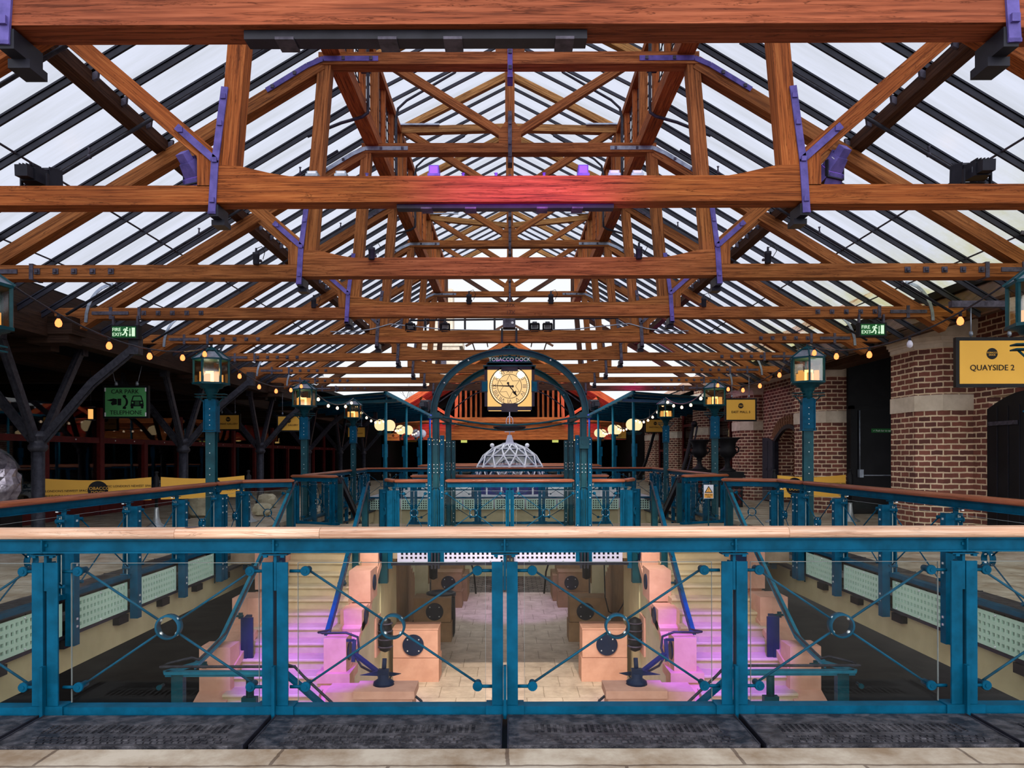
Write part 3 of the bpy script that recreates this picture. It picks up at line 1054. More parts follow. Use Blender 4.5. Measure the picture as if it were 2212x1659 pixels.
# ================================================================== guard rails
def guard(name, label, cat, p0, p1, n=None, rail=None, rot=None, group=None, detail=2, ends=(1, 1), skip=(), down=0.0, joints=(), rail_h=1.083, ext=(0.07, 0.07), paintm=None, base=True):
    """glass guard from p0 to p1 (walkway side lies to the right-hand of p1->p0, local -y)"""
    p0, p1 = V((*p0, 0)), V((*p1, 0))
    L = (p1 - p0).length
    a = math.atan2(p1.y - p0.y, p1.x - p0.x)
    t = thing(name, label, cat, p0, a, group, world=False)
    n = n or max(1, round(L / SP))
    d = L / n
    pm = paintm or M_TEAL
    r2 = rail or M_RAIL
    # handrail: rounded timber section swept along x
    x0, x1 = -ext[0], L + ext[1]
    sec = [(-0.058, -0.016), (-0.056, 0.010), (-0.040, 0.026), (-0.015, 0.032), (0.015, 0.032), (0.040, 0.026), (0.056, 0.010), (0.058, -0.016), (0.045, -0.030), (-0.045, -0.030)]
    h = MB()
    xs = sorted(set([x0, x1] + list(joints)))
    for xa, xb in zip(xs, xs[1:]):
        b = len(h.v)
        k = len(sec)
        xa, xb = xa + 0.0012, xb - 0.0012
        stations = [xa, xb]
        if xa < x0 + 0.01:
            stations = [xa, xa + 0.05, xb] if ends[0] else stations
        if xb > x1 - 0.01 and ends[1]:
            stations = stations[:-1] + [xb - 0.05, xb]
        acc = random.random()
        for x in stations:
            q = 0.45 if ((x == xa and xa < x0 + 0.01 and ends[0]) or (x == xb and xb > x1 - 0.01 and ends[1])) else 1.0
            for (yy, zz) in sec:
                h.v.append(V((x, yy * q, rail_h - 0.032 + zz * q)))
        for s_ in range(len(stations) - 1):
            for j in range(k):
                j2 = (j + 1) % k
                h.face((b + s_ * k + j, b + s_ * k + j2, b + (s_ + 1) * k + j2, b + (s_ + 1) * k + j),
                       [(stations[s_], acc + j * .025), (stations[s_], acc + j * .025 + .025), (stations[s_ + 1], acc + j * .025 + .025), (stations[s_ + 1], acc + j * .025)], True)
        h.face(tuple(b + j for j in range(k)))
        h.face(tuple(b + (len(stations) - 1) * k + j for j in reversed(range(k))))
    part('handrail', h, r2, t, 'timber handrail')
    zt = rail_h - 0.064
    ib = MB().box(x0 + .04, x1 - .04, -0.032, 0.032, zt - 0.008, zt).box(x0 + .04, x1 - .04, -0.006, 0.006, zt - 0.072, zt - 0.008).box(x0 + .04, x1 - .04, -0.034, 0.034, zt - 0.082, zt - 0.072)
    part('top_beam', ib, pm, t)
    zb = zt - 0.082
    if base:
        part('base_rail', MB().box(x0, x1, -0.01, 0.075, 0.002, 0.05), pm, t)
    for i in range(n + 1):
        if i in skip:
            continue
        x = i * d
        ps = MB()
        for s_ in (-1, 1):
            ps.box(x + s_ * 0.011, x + s_ * 0.075, -0.006, 0.006, 0.05, 0.885)
            ps.box(x + s_ * 0.011, x + s_ * 0.023, 0.006, 0.065, 0.05, 0.885)
        ps.box(x - 0.008, x + 0.008, 0.0, 0.05, 0.72, zb)
        ps.box(x - 0.075, x + 0.075, -0.02, 0.05, zb - 0.016, zb - 0.008)
        ps.box(x - 0.009, x + 0.009, -0.036, 0.0, 0.05, zt - 0.072) if False else ps.box(x - 0.0045, x + 0.0045, -0.036, -0.006, zb, zt - 0.002)
        ps.box(x - 0.009, x + 0.009, -0.045, -0.006, -0.01, 0.29)
        ps.box(x - 0.11, x + 0.11, -0.022, 0.08, 0.0, 0.058)
        if down:
            ps.box(x - 0.05, x + 0.05, 0.065, 0.16, -down, 0.88)
            ps.box(x - 0.045, x + 0.045, -0.0, 0.07, -0.42, 0.0) if False else None
        bl = MB()
        if detail > 1:
            for s_ in (-1, 1):
                for zz in (0.80, 0.845, 0.12, 0.16):
                    bl.box(x + s_ * 0.05 - 0.009, x + s_ * 0.05 + 0.009, 0.006, 0.016, zz - 0.009, zz + 0.009)
                bl.box(x + s_ * 0.05 - 0.011, x + s_ * 0.05 + 0.011, -0.028, 0.0, zb - 0.027, zb - 0.014)
                bl.box(x + s_ * 0.013 - 0.007, x + s_ * 0.013 + 0.007, -0.016, -0.006, zt - 0.045, zt - 0.030)
            if down:
                for zz in (0.25, 0.35, 0.6, 0.7, 0.82, -0.3, -0.22):
                    bl.box(x - 0.012, x + 0.012, 0.16, 0.168, zz - 0.011, zz + 0.011)
        part('post', ps, pm, t, extra=[(bl, M_BOLT if down else pm)] if bl.f else ())
    for i in range(n):
        xa, xb = i * d, (i + 1) * d
        xm = (xa + xb) / 2
        gx = 0.115
        yb = 0.108
        gp = part('glass_panel', MB().box(xa + gx, xb - gx, 0.060, 0.070, 0.055, 0.872), M_GLASS, t)
        if detail > 1:
            part('polished_edge', MB().box(xa + gx, xb - gx, 0.059, 0.071, 0.872, 0.8745).box(xa + gx - .0015, xa + gx, 0.059, 0.071, 0.055, 0.872).box(xb - gx, xb - gx + .0015, 0.059, 0.071, 0.055, 0.872), M_EDGE, gp)
        if detail < 1:
            continue
        kx = 0.161
        zc, zu, zd = 0.488, 0.826, 0.148
        ring = MB().lathe([(0.062, yb - 0.028), (0.073, yb - 0.028), (0.073, yb + 0.028), (0.062, yb + 0.028), (0.062, yb - 0.028)], 24, (xm, 0, zc), 'y', cap=False)
        nt = MB()
        if detail > 1:
            for sx in (-1, 1):
                for sz in (-1, 1):
                    nt.sphere((xm + sx * 0.048, yb, zc + sz * 0.042), 0.013, 8, 6)
        part('ring', ring, pm, t, extra=[(nt, M_BOLT)] if nt.f else ())
        for sx, xp in ((1, xa), (-1, xb)):
            for zz in (zu, zd):
                kb = MB().lathe([(0.027, 0.040), (0.029, 0.046), (0.029, 0.058), (0.022, 0.062), (0.019, 0.066), (0.019, yb + 0.022), (0.015, yb + 0.026)], 14, (xp + sx * kx, 0, zz), 'y')
                kb.lathe([(0.012, 0.036), (0.012, 0.042)], 10, (xp + sx * kx, 0, zz), 'y')
                kb.tube([(xp + sx * 0.07, 0.052, zz), (xp + sx * (kx - 0.02), 0.052, zz)], 0.010, 6)
                part('stand_off', kb, pm, t)
                e = V((xm - sx * 0.0, yb, zc))
                s0 = V((xp + sx * kx, yb, zz))
                dd = (e - s0).normalized()
                part('brace_rod', MB().tube([s0, e - dd * 0.066], 0.0075, 6), pm, t)
    return t


guard('guard_rail', 'long teal glass guard with bleached timber handrail crossing in front of the camera', 'railing', (-0.03 - 3 * SP, YF - 0.003), (-0.03 + 3 * SP, YF + 0.003), 6, M_RAILP,
      joints=(2.1, 2.93, 5.62), rail_h=1.088, ext=(0.64, 0.64))
guard('guard_rail', 'teal glass guard with dark timber handrail along the west side of the near well', 'railing', (-XS, 11.84), (-XS, 3.86), 6, down=0.5)
guard('guard_rail', 'teal glass guard with dark timber handrail along the east side of the near well', 'railing', (XS, 3.86), (XS, 11.84), 6, down=0.5)
for sx, w in ((-1, 'west'), (1, 'east')):
    a, b = (sx * XS, 12.0), (sx * XS, 13.05)
    a2, b2 = (sx * XS, 13.05), (sx * 3.98, 13.5)
    if sx < 0:
        a, b = b, a
        a2, b2 = b2, a2
    guard('guard_rail', 'short guard length just past the %s street lamp, ending the near well' % w, 'railing', a, b, 1, down=0.5, ext=(0.05, 0.05))
    guard('guard_rail', 'short corner guard beside the %s stair head' % w, 'railing', a2, b2, 1, down=0.0, ext=(0.05, 0.12))
    a, b = (sx * XS, 16.5), (sx * 3.85, 16.05)
    if sx > 0:
        a, b = b, a
    guard('guard_rail', 'corner guard across the bridge from the %s stair head' % w, 'railing', a, b, 1, ext=(0.15, 0.15))
    a, b = (sx * XS, 17.6), (sx * (XS + 0.25), 25.6)
    if sx < 0:
        a, b = b, a
    guard('guard_rail', 'guard along the %s side of the far well with angled braces behind it' % w, 'railing', a, b, 6, down=0.5, ext=(0.6, 0.3) if sx > 0 else (0.3, 0.6))
guard('guard_rail', 'long dark railed guard crossing the hall behind the clock tower', 'railing', (5.1, 26.1), (-5.1, 26.1), 8, detail=1, down=0.0)
guard('guard_rail', 'distant guard with pale handrail crossing just beyond the long dark one', 'railing', (3.9, 32.0), (-3.9, 32.0), 6, detail=0)
guard('guard_rail', 'distant guard crossing the court behind the glass dome', 'railing', (4.2, 35.5), (-4.2, 35.5), 6, detail=0)
guard('guard_rail', 'most distant guard, a thin pale line near the back of the court', 'railing', (4.4, 40.0), (-4.4, 40.0), 5, detail=0)
# bridge guards
guard('guard_rail', 'guard on the near edge of the bridge between the two front clock columns', 'railing', (1.28, 13.2), (-1.28, 13.2), 2, ext=(-0.13, -0.13), detail=2)
for sx, w in ((-1, 'west'), (1, 'east')):
    a, b = (sx * 1.34, 13.2), (sx * 2.04, 13.2)
    if sx > 0:
        a, b = b, a
    guard('guard_rail', 'short guard beside the %s front clock column on the bridge edge' % w, 'railing', a, b, 1, ext=(0.0, -0.12) if sx > 0 else (-0.12, 0.0), ends=(0, 0))
    a, b = (sx * 2.04, 13.2), (sx * 2.26, 13.75)
    if sx > 0:
        a, b = b, a
    guard('guard_rail', 'canted guard corner on the bridge inside the %s stair head' % w, 'railing', a, b, 1, ext=(0.12, 0.02) if sx > 0 else (0.02, 0.12), down=0.5, detail=1)
guard('guard_rail', 'guard with timber handrail on the far edge of the bridge behind the clock', 'railing', (-2.1, 16.2), (2.1, 16.2), 3, detail=1)

# lilac and mint perforated fascia panels
for sx, w in ((-1, 'west'), (1, 'east')):
    for i in range(7):
        ya = 11.84 - SP * i
        yb = ya - SP
        lab = 'mint perforated fascia panel under the %s guard, %s from the stairs' % (w, ORD[i])
        t = thing('fascia_panel', lab, 'panel', (sx * (XS - 0.02), (ya + yb) / 2, -0.2), group='mint panels under the %s guard' % w, world=False)
        pf = perforated(SP - 0.12, 0.345, 16, 4, 0.037, 0.071, 0.076)
        pf.xf(Matrix.Translation((-(SP - 0.12) / 2, -0.02, -0.19)))
        part('perforated_sheet', pf, M_MINT, t)
        part('backing', MB().box(-0.59, 0.59, 0.002, 0.006, -0.18, 0.145), M_BLACK, t)
        for (bx, bz) in ((-0.5, 0.135), (0, 0.135), (0.5, 0.135), (-0.5, -0.17), (0, -0.17), (0.5, -0.17)):
            part('bolt_head', MB().sphere((bx, -0.024, bz), 0.012, 8, 5), M_BOLT, t)
        t.rotation_euler = (0, 0, R(90) if sx < 0 else R(-90))
        for yy in (0.35,):
            pass
    br = MB()
for sx, w in ((-1, 'west'), (1, 'east')):
    for i in range(8):
        y = 12.3 - 1.1 * i
        solo('bracket', MB().box(sx * (XS - 0.06), sx * (XS + 0.03), y - 0.11, y + 0.11, -0.53, -0.435), M_BLACK, 'black support block under the mint panels on the %s side, %s from the stairs' % (w, ORD[i]), 'bracket', 'support blocks under the %s fascia' % w, loc=(sx * XS, y, -0.5))
for i, (xa, xb, nx, lab) in enumerate(((-2.0, -1.42, 6, 'short pale perforated panel under the bridge beside the west clock column'), (-1.22, -0.07, 13, 'pale perforated panel under the bridge just west of its middle'),
                                       (0.07, 1.22, 13, 'pale perforated panel under the bridge just east of its middle'), (1.42, 2.0, 6, 'short pale perforated panel under the bridge beside the east clock column'))):
    t = thing('fascia_panel', lab, 'panel', ((xa + xb) / 2, 13.16, -0.2), world=False)
    pf = perforated(xb - xa, 0.36, nx, 4, 0.040, 0.082, 0.07)
    pf.xf(Matrix.Translation((-(xb - xa) / 2, 0, -0.19)))
    part('perforated_sheet', pf, M_LILAC, t)
    part('backing', MB().box(-(xb - xa) / 2, (xb - xa) / 2, 0.03, 0.035, -0.19, 0.17), M_BLACK, t)
    for bx in (-0.3, 0, 0.3):
        if abs(bx) < (xb - xa) / 2 - .05:
            part('bolt_head', MB().sphere((bx, -0.004, -0.165), 0.014, 8, 5), M_BOLT, t)
m = MB().box(-2.1, 2.1, 13.10, 13.25, -0.44, -0.39)
for x in (-1.32, 0, 1.32):
    for q in (-0.06, 0, 0.06):
        m.box(x + q - 0.015, x + q + 0.015, 13.08, 13.2, -0.5, 0.0)
struct('trim_bridge_edge', m, M_BAR)
for i in range(9):
    xa = -4.95 + i * 1.1
    t = thing('fascia_panel', 'mint perforated panel across the head of the far well, %s from the west' % ORD[i], 'panel', (xa + .55, 25.98, -0.2), group='mint panels across the far well', world=False)
    pf = perforated(1.04, 0.36, 12, 4, 0.046, 0.08, 0.078)
    pf.xf(Matrix.Translation((-0.52, 0, -0.19)))
    part('perforated_sheet', pf, M_MINT, t)
    part('backing', MB().box(-0.5, 0.5, 0.031, 0.036, -0.19, 0.17), M_BLACK, t)

# ------------------------------------------------------------------ cast iron grates in the floor before the guard
for i in range(6):
    xc = -0.03 + (i - 2.5) * SP
    lab = 'black cast iron floor grate below the front guard, %s of the row from the west' % ORD[i]
    t = thing('floor_grate', lab, 'grate', (xc, 4.04, 0), group='iron floor grates along the front guard', world=False)
    hw = SP / 2 - 0.02
    pl = perforated(2 * hw - 0.16, 0.20, 30, 6, 0.019, 0.034, 0.02)
    pl.xf(Matrix.Translation((-(hw - 0.08), -0.10, 0.012)) @ Matrix.Rotation(R(-90), 4, 'X'))
    pl.box(-hw, hw, 0.10, 0.215, -0.03, 0.012).box(-hw, hw, -0.235, -0.10, -0.03, 0.012)
    pl.box(-hw, -hw + 0.08, -0.10, 0.10, -0.03, 0.012).box(hw - 0.08, hw, -0.10, 0.10, -0.03, 0.012)
    part('iron_plate', pl, M_GRATE, t)
    stud = MB()
    for a in range(28):
        for b_ in range(3):
            x = -0.5 + a * 0.037 + (0.018 if b_ % 2 else 0)
            y = -0.205 + b_ * 0.036
            stud.box(x, x + 0.026, y, y + 0.018, 0.012, 0.017)
    part('raised_stud', stud, M_GRATE, t, kind='stuff')
    for s_ in (-1, 1):
        part('channel_edge', MB().box(s_ * (hw - 0.001), s_ * (hw + 0.006), -0.235, 0.21, -0.02, 0.016), M_BAR, t)
m = MB().box(-4.3, 4.3, 3.79, 4.42, -0.06, -0.035)
struct('floor_grate_bed', m, M_BLACK)
for sx, w in ((-1, 'west'), (1, 'east')):
    for i in range(7):
        y = 12.1 - 1.33 * i
        t = thing('floor_grate', 'black grate strip along the %s guard, %s from the stair head' % (w, ORD[i]), 'grate', (sx * 4.98, y - 0.66, 0), group='iron grate strips along the %s guard' % w)
        part('iron_plate', MB().box(sx * 4.80, sx * 5.17, y - 1.32, y - 0.01, -0.03, 0.004), M_GRATE, t)
        part('joint_rib', MB().box(sx * 4.80, sx * 5.17, y - 0.016, y - 0.002, -0.02, 0.012), M_BAR, t)

# ================================================================== stairs either side of the central walkway
RI, TR, YT = 0.1528, 0.3, 13.2


def nose(y):
    return -RI / TR * (YT - y)


for sx, w in ((-1, 'west'), (1, 'east')):
    st = thing('staircase', 'stone staircase descending from the bridge on the %s side, washed with purple light' % w, 'stairs', (sx * 3.15, 13.2, 0))
    for i in range(1, 17):
        y1 = YT - TR * (i - 1)
        z = -RI * i
        m = MB()
        prof = [(y1, z), (y1 - TR - 0.015, z), (y1 - TR - 0.03, z - 0.012), (y1 - TR - 0.032, z - 0.03), (y1 - TR - 0.02, z - 0.046), (y1 - TR, z - 0.05), (y1 - TR, z - RI - 0.02), (y1, z - RI - 0.02)]
        xa, xb = sx * 2.55, sx * (3.80 + (0.02 if i < 5 else 0.04))
        m.prism(prof, min(xa, xb), max(xa, xb), 'yz')
        part('step', m, M_TREAD, st)
    part('underside', MB().prism([(13.2, -0.18), (13.2, LOW), (9.0, LOW), (8.3, -2.62)], sx * 2.6, sx * 3.8, 'yz'), M_TREAD, st)
    # outer cheek with stepped coping
    ck = MB()
    pr = [(13.6, LOW), (13.6, 0.05), (13.0, 0.05), (13.0, -0.02), (12.35, -0.02), (12.35, -0.42), (12.3, -0.42), (12.3, -0.80), (11.55, -0.95), (10.1, -1.45), (10.1, -1.72), (8.2, -2.55), (8.2, LOW)]
    ck.prism(pr, sx * 3.82, sx * 4.18, 'yz')
    part('outer_cheek', ck, M_PINK, st)
    cp = MB()
    for (ya, za, yb, zb) in ((12.32, -0.80, 11.0, -1.16), (11.0, -1.16, 10.1, -1.45), (10.1, -1.72, 8.3, -2.5)):
        cp.beam((sx * 4.0, ya, za), (sx * 4.0, yb, zb), 0.44, 0.10)
    part('coping', cp, M_PINK, st)
    for (xa, ya, yb, za, zb) in ((4.20, 12.2, 12.75, -0.70, 0.0), (4.22, 11.25, 11.75, -1.1, -0.66), (4.22, 10.05, 10.4, -1.75, -1.10)):
        part('cheek_block', MB().box(sx * 3.80, sx * xa, ya, yb, za, zb), M_PINK, st)
    # inner cheek: cream flank, salmon coping blocks
    fl = [(13.2, LOW), (13.2, -0.38)]
    y = 13.2
    fl += [(12.1, -0.90), (11.3, -1.15), (10.6, -1.72), (9.6, -2.2), (9.2, LOW)]
    part('inner_flank', MB().prism(fl, sx * 2.32, sx * 2.56, 'yz'), M_CREAM, st)
    ic = MB()
    for (ya, za, yb, zb) in ((13.1, -0.34, 12.1, -0.86), (12.1, -0.92, 11.2, -1.18), (11.2, -1.22, 10.3, -1.66), (10.3, -1.66, 9.3, -2.2)):
        ic.beam((sx * 2.43, ya, za), (sx * 2.43, yb, zb), 0.34, 0.14)
    part('coping', ic, M_PINK, st)
    for (ya, yb, za, zb, g) in ((12.75, 13.2, -0.42, -0.06, 0.0), (11.95, 12.55, -0.86, -0.36, 0.02), (11.3, 11.85, -1.18, -0.86, 0.01), (10.25, 10.62, -1.50, -1.03, 0.0)):
        p = part('cheek_block', MB().box(sx * (2.27 - g), sx * (2.58 + g), ya, yb, za, zb), M_PINK, st)
        part('disc', MB().lathe([(0.12, 0), (0.13, 0.01), (0.13, 0.02)], 20, (sx * (2.27 - g) - (0.02 if sx > 0 else 0), (ya + yb) / 2, (za + zb) / 2 + 0.02), 'x'), M_BLUE, p, 'dark round plate')
    part('plinth', MB().box(sx * 2.20, sx * 2.66, 10.15, 10.7, -1.62, -1.49).box(sx * 2.24, sx * 2.62, 10.18, 10.66, -2.5, -1.62), M_PINK, st)
    for (x, y, z) in ((2.68, 12.0, -0.55), (2.64, 11.6, -1.0), (2.30, 13.0, -0.2), (4.2, 12.2, -0.3), (4.05, 11.2, -0.9), (4.1, 10.0, -1.3), (2.2, 10.12, -1.8)):
        part('rail_bracket', MB().box(sx * x - 0.03, sx * x + 0.03, y - 0.075, y - 0.05, z - 0.045, z + 0.045).tube([(sx * x - 0.09, y - 0.09, z), (sx * x + 0.05, y - 0.09, z)], 0.018, 8), M_TEALD, st)

    # stair guard rails: channel handrail with a tube above it, glass below
    for nm, x, pts, lab in (('outer', 3.98, [(13.55, 0.93), (12.4, 0.20), (10.25, -1.02), (9.75, -1.10), (9.35, -1.145)], 'teal stair handrail with slim tube on the outer cheek of the %s stairs'),
                            ('inner', 2.62, [(13.45, 0.93), (12.3, 0.12), (11.1, -0.74), (10.6, -1.06)], 'teal stair handrail between the treads and the inner blocks of the %s stairs')):
        h = thing('stair_rail', lab % w, 'handrail', (sx * x, 13.4, 0))
        xx = sx * x
        ch = MB()
        tb = [(xx - sx * 0.05, y, z + 0.075) for y, z in pts]
        for (ya, za), (yb, zb) in zip(pts, pts[1:]):
            ch.beam((xx, ya, za), (xx, yb, zb), 0.085, 0.03)
            ch.beam((xx, ya, za - 0.022), (xx, yb, zb - 0.022), 0.02, 0.05)
        part('rail_channel', ch, M_TEALL if nm == 'outer' else M_TEAL, h)
        if nm == 'outer':
            tb += [(xx + sx * 0.02, 9.3, -1.03), (xx + sx * 0.25, 9.15, -1.06), (xx + sx * 0.27, 9.0, -1.06), (xx, 8.97, -1.05), (sx * 2.6, 8.97, -1.05)]
        else:
            tb += [(xx - sx * 0.02, 10.45, -0.97), (xx + sx * 0.06, 10.36, -0.97), (xx, 10.32, -0.97), (sx * 2.28, 10.3, -0.96), (sx * 2.12, 10.3, -1.02), (sx * 2.10, 10.3, -1.18), (sx * 2.14, 10.28, -1.30), (sx * 2.05, 10.2, -1.40), (sx * 1.30, 9.7, -1.60), (sx * 1.16, 9.66, -1.70), (sx * 1.12, 9.64, -1.80), (sx * 1.2, 9.62, -1.86), (sx * 1.3, 9.6, -1.88)]
        tb = [(a[0], a[1], a[2]) for a in tb]
        tb.insert(0, (tb[0][0], tb[0][1] + 0.12, tb[0][2] + 0.02))
        tb.insert(0, (tb[0][0], tb[0][1] + 0.06, tb[0][2] - 0.07))
        part('grab_tube', MB().tube(tb, 0.017, 8), M_COLUMN, h, 'dark bronze tube')
        for i in range(4):
            f = (i + 0.6) / 4
            ya = pts[0][0] + (pts[2][0] - pts[0][0]) * f
            for (p, q) in zip(pts, pts[1:]):
                if q[0] <= ya <= p[0]:
                    za = p[1] + (q[1] - p[1]) * (ya - p[0]) / (q[0] - p[0])
            part('tube_clip', MB().beam((xx, ya, za), (xx - sx * 0.05, ya, za + 0.07), 0.03, 0.012), M_BAR, h)
        part('newel', MB().box(xx - 0.055, xx + 0.055, 12.55, 12.66, -0.75, 0.28), M_TEALD, h)
        bo = MB()
        for zz in (0.8, 0.72, 0.2, 0.1):
            bo.sphere((xx, 13.35, zz), 0.014, 6, 4)
        part('newel', MB().box(xx - 0.05, xx + 0.05, 13.36, 13.50, -0.4, 0.88), M_TEALD, h, extra=[(bo, M_BOLT)])
        gl = MB().quad((xx, 13.3, 0.80), (xx, 13.3, -0.02), (xx, pts[2][0] + .2, nose(pts[2][0]) + 0.15), (xx, pts[2][0] + .2, pts[2][1] + 0.02))
        part('glass_panel', gl, M_GLASS, h)
    # black curved foot brackets on the outer cheek
    h = thing('rail_stanchion', 'black bolted curved bracket holding the outer rail of the %s stairs' % w, 'bracket', (sx * 3.8, 10.6, -1.2))
    part('plate', MB().prism([(10.55, -0.82), (10.75, -0.80), (10.72, -1.1), (10.82, -1.35), (10.78, -1.52), (10.5, -1.55)], sx * 3.74, sx * 3.82, 'yz').box(sx * 3.66, sx * 3.83, 10.53, 10.57, -1.56, -0.8), M_BLUE, h)
    h = thing('rail_stanchion', 'black bolted curved bracket high on the outer cheek of the %s stairs' % w, 'bracket', (sx * 3.8, 12.1, -0.3))
    part('plate', MB().prism([(12.0, 0.05), (12.15, 0.05), (12.22, -0.35), (12.1, -0.52), (12.0, -0.52)], sx * 3.74, sx * 3.82, 'yz').box(sx * 3.64, sx * 3.83, 11.98, 12.02, -0.52, 0.05), M_BLUE, h)
    # barrier closing the stair foot
    h = thing('foot_guard', 'low teal glass barrier across the foot of the %s stairs' % w, 'railing', (sx * 3.6, 9.0, -1.9))
    part('rail_channel', MB().beam((sx * 4.20, 9.02, -1.135), (sx * 2.72, 9.02, -1.135), 0.085, 0.035).beam((sx * 4.20, 9.02, -1.16), (sx * 2.72, 9.02, -1.16), 0.02, 0.05).beam((sx * 3.98, 9.4, -1.135), (sx * 4.20, 9.02, -1.135), 0.085, 0.035), M_TEALL, h)
    part('rail_channel', MB().beam((sx * 2.74, 9.02, -1.14), (sx * 1.85, 8.5, -1.62), 0.085, 0.035).beam((sx * 2.74, 9.02, -1.165), (sx * 1.85, 8.5, -1.65), 0.02, 0.05), M_TEAL, h)
    part('grab_tube', MB().tube([(sx * 2.72, 8.97, -1.02), (sx * 2.60, 8.95, -1.05), (sx * 2.48, 8.9, -1.15), (sx * 1.75, 8.45, -1.58)], 0.017, 8), M_COLUMN, h)
    part('glass_panel', MB().box(sx * 4.10, sx * 2.85, 9.01, 9.02, -2.0, -1.22), M_GLASS, h)
    part('post', MB().box(sx * 4.12, sx * 3.98, 9.0, 9.1, -2.1, -1.16), M_TEALD, h)
    part('post', MB().box(sx * 3.28, sx * 3.10, 9.03, 9.12, -2.0, -1.45).tube([(sx * 3.19, 9.08, -1.45), (sx * 3.19, 9.08, -1.18)], 0.05, 8), M_TEALD, h)
    kb = MB()
    for (x, z) in ((4.22, -1.55), (4.25, -1.30), (3.9, -1.62), (4.3, -1.75)):
        kb.lathe([(0.03, -0.03), (0.032, 0), (0.02, 0.03), (0.02, 0.1)], 10, (sx * x, 8.98, z), 'y')
    part('stand_off', kb, M_TEALD, h)
    # lower rail turning towards the middle, on a dark pedestal and low wall
    solo('low_wall', MB().box(sx * 1.25, sx * 2.36, 9.45, 9.85, LOW, -1.52).box(sx * 1.22, sx * 2.0, 9.42, 9.88, -1.60, -1.50), M_PINK, 'low salmon stone wall at the foot of the %s stairs under a blue pedestal' % w, 'wall', loc=(sx * 1.8, 9.6, LOW))
    h = thing('turning_rail', 'blue handrail with looping tube that turns inward at the foot of the %s stairs' % w, 'handrail', (sx * 1.7, 9.7, -1.52))
    part('rail_channel', MB().beam((sx * 2.12, 10.15, -1.22), (sx * 1.36, 9.70, -1.62), 0.07, 0.035).beam((sx * 2.40, 10.28, -1.06), (sx * 2.16, 10.28, -1.06), 0.05, 0.03).beam((sx * 2.16, 10.28, -1.05), (sx * 2.16, 10.2, -1.34), 0.05, 0.04), M_BLUE, h)
    part('pedestal', MB().lathe([(0.14, -1.50), (0.13, -1.46), (0.07, -1.42), (0.065, -1.36)], 14, (sx * 1.66, 9.72, 0)).box(sx * 1.59, sx * 1.73, 9.68, 9.76, -1.48, -1.30).tube([(sx * 1.66, 9.75, -1.32), (sx * 1.66, 9.8, -1.18)], 0.03, 8), M_BLUE, h)
    part('wing_plate', MB().prism([(sx * 1.75, -1.36), (sx * 2.0, -1.42), (sx * 1.75, -1.43), (sx * 1.55, -1.43), (sx * 1.45, -1.40)], 9.85, 9.87), M_BLUE, h)
    # bulkhead lamp on the cream flank
    h = thing('bulkhead_lamp', 'black caged bulkhead lamp on the cream flank of the %s stairs' % w, 'lamp', (sx * 2.3, 12.9, -1.6))
    part('back_plate', MB().box(sx * 2.285, sx * 2.318, 12.65, 13.1, -1.95, -1.28), M_PINK, h)
    cg = MB()
    cg.lathe([(0.02, -0.30), (0.10, -0.26), (0.12, -0.1), (0.12, 0.1), (0.10, 0.26), (0.02, 0.30)], 12, (sx * 2.17, 12.87, -1.61))
    part('cage', cg, M_BLACK, h)
    rib = MB()
    for zz in (-0.2, -0.07, 0.07, 0.2):
        rib.lathe([(0.125, zz - 0.012), (0.14, zz), (0.125, zz + 0.012)], 12, (sx * 2.17, 12.87, -1.61))
    part('rib', rib, M_IRON, h)
    h = thing('bulkhead_lamp', 'black caged bulkhead lamp on the distant cream pier on the %s side' % w, 'lamp', (sx * 2.0, 17.88, -1.2))
    part('cage', MB().lathe([(0.02, -0.32), (0.10, -0.28), (0.11, 0.28), (0.02, 0.32)], 12, (sx * 1.865, 18.05, -1.2)), M_BLACK, h)
    part('back_plate', MB().box(sx * 1.975, sx * 1.96, 17.93, 18.2, -1.6, -0.8), M_OCHRE, h)
    # walkway pedestals
    for i, (y, mat, q) in enumerate(((13.93, M_PINK, 'front'), (16.9, M_OCHRE, 'middle'), (20.7, M_OCHRE, 'distant'))):
        h = thing('stone_pedestal', '%s stone pedestal with round dark plate on the %s side of the lower walkway' % (q, w), 'pedestal', (sx * 1.77, y, LOW))
        part('block', MB().box(sx * 1.36, sx * 2.20, y, y + 0.55, LOW + 0.45, LOW + 1.0).box(sx * 1.34, sx * 2.2, y - 0.02, y + 0.57, LOW, LOW + 0.44).box(sx * 1.35, sx * 2.21, y - 0.01, y + 0.56, LOW + 0.975, LOW + 1.0), mat, h)
        part('disc', MB().lathe([(0.198, -0.03), (0.20, -0.02), (0.20, 0)], 28, (sx * (1.82 if i == 0 else 1.72), y, LOW + 0.69), 'y'), M_BLUE if i == 0 else M_BAR, h, 'dark bolted round plate')
        for a in range(4):
            an = pi / 4 + a * pi / 2
            part('bolt_head', MB().sphere((sx * (1.82 if i == 0 else 1.72) + 0.15 * cos(an), y - 0.034, LOW + 0.69 + 0.15 * sin(an)), 0.015, 6, 4), M_BOLT, h)
    h = thing('stone_pedestal', 'furthest stepped stone block on the %s side of the lower walkway' % w, 'pedestal', (sx * 1.7, 21.8, LOW))
    part('block', MB().box(sx * 1.38, sx * 2.2, 21.8, 22.8, LOW, LOW + 1.5).box(sx * 1.25, sx * 1.40, 21.6, 22.9, LOW, LOW + 0.75), M_OCHRE, h)
    part('black_rail', MB().tube([(sx * 1.25, 22.2, LOW + 1.3), (sx * 1.1, 22.6, LOW + 0.7), (sx * 1.05, 22.8, LOW)], 0.03, 6), M_BLACK, h)
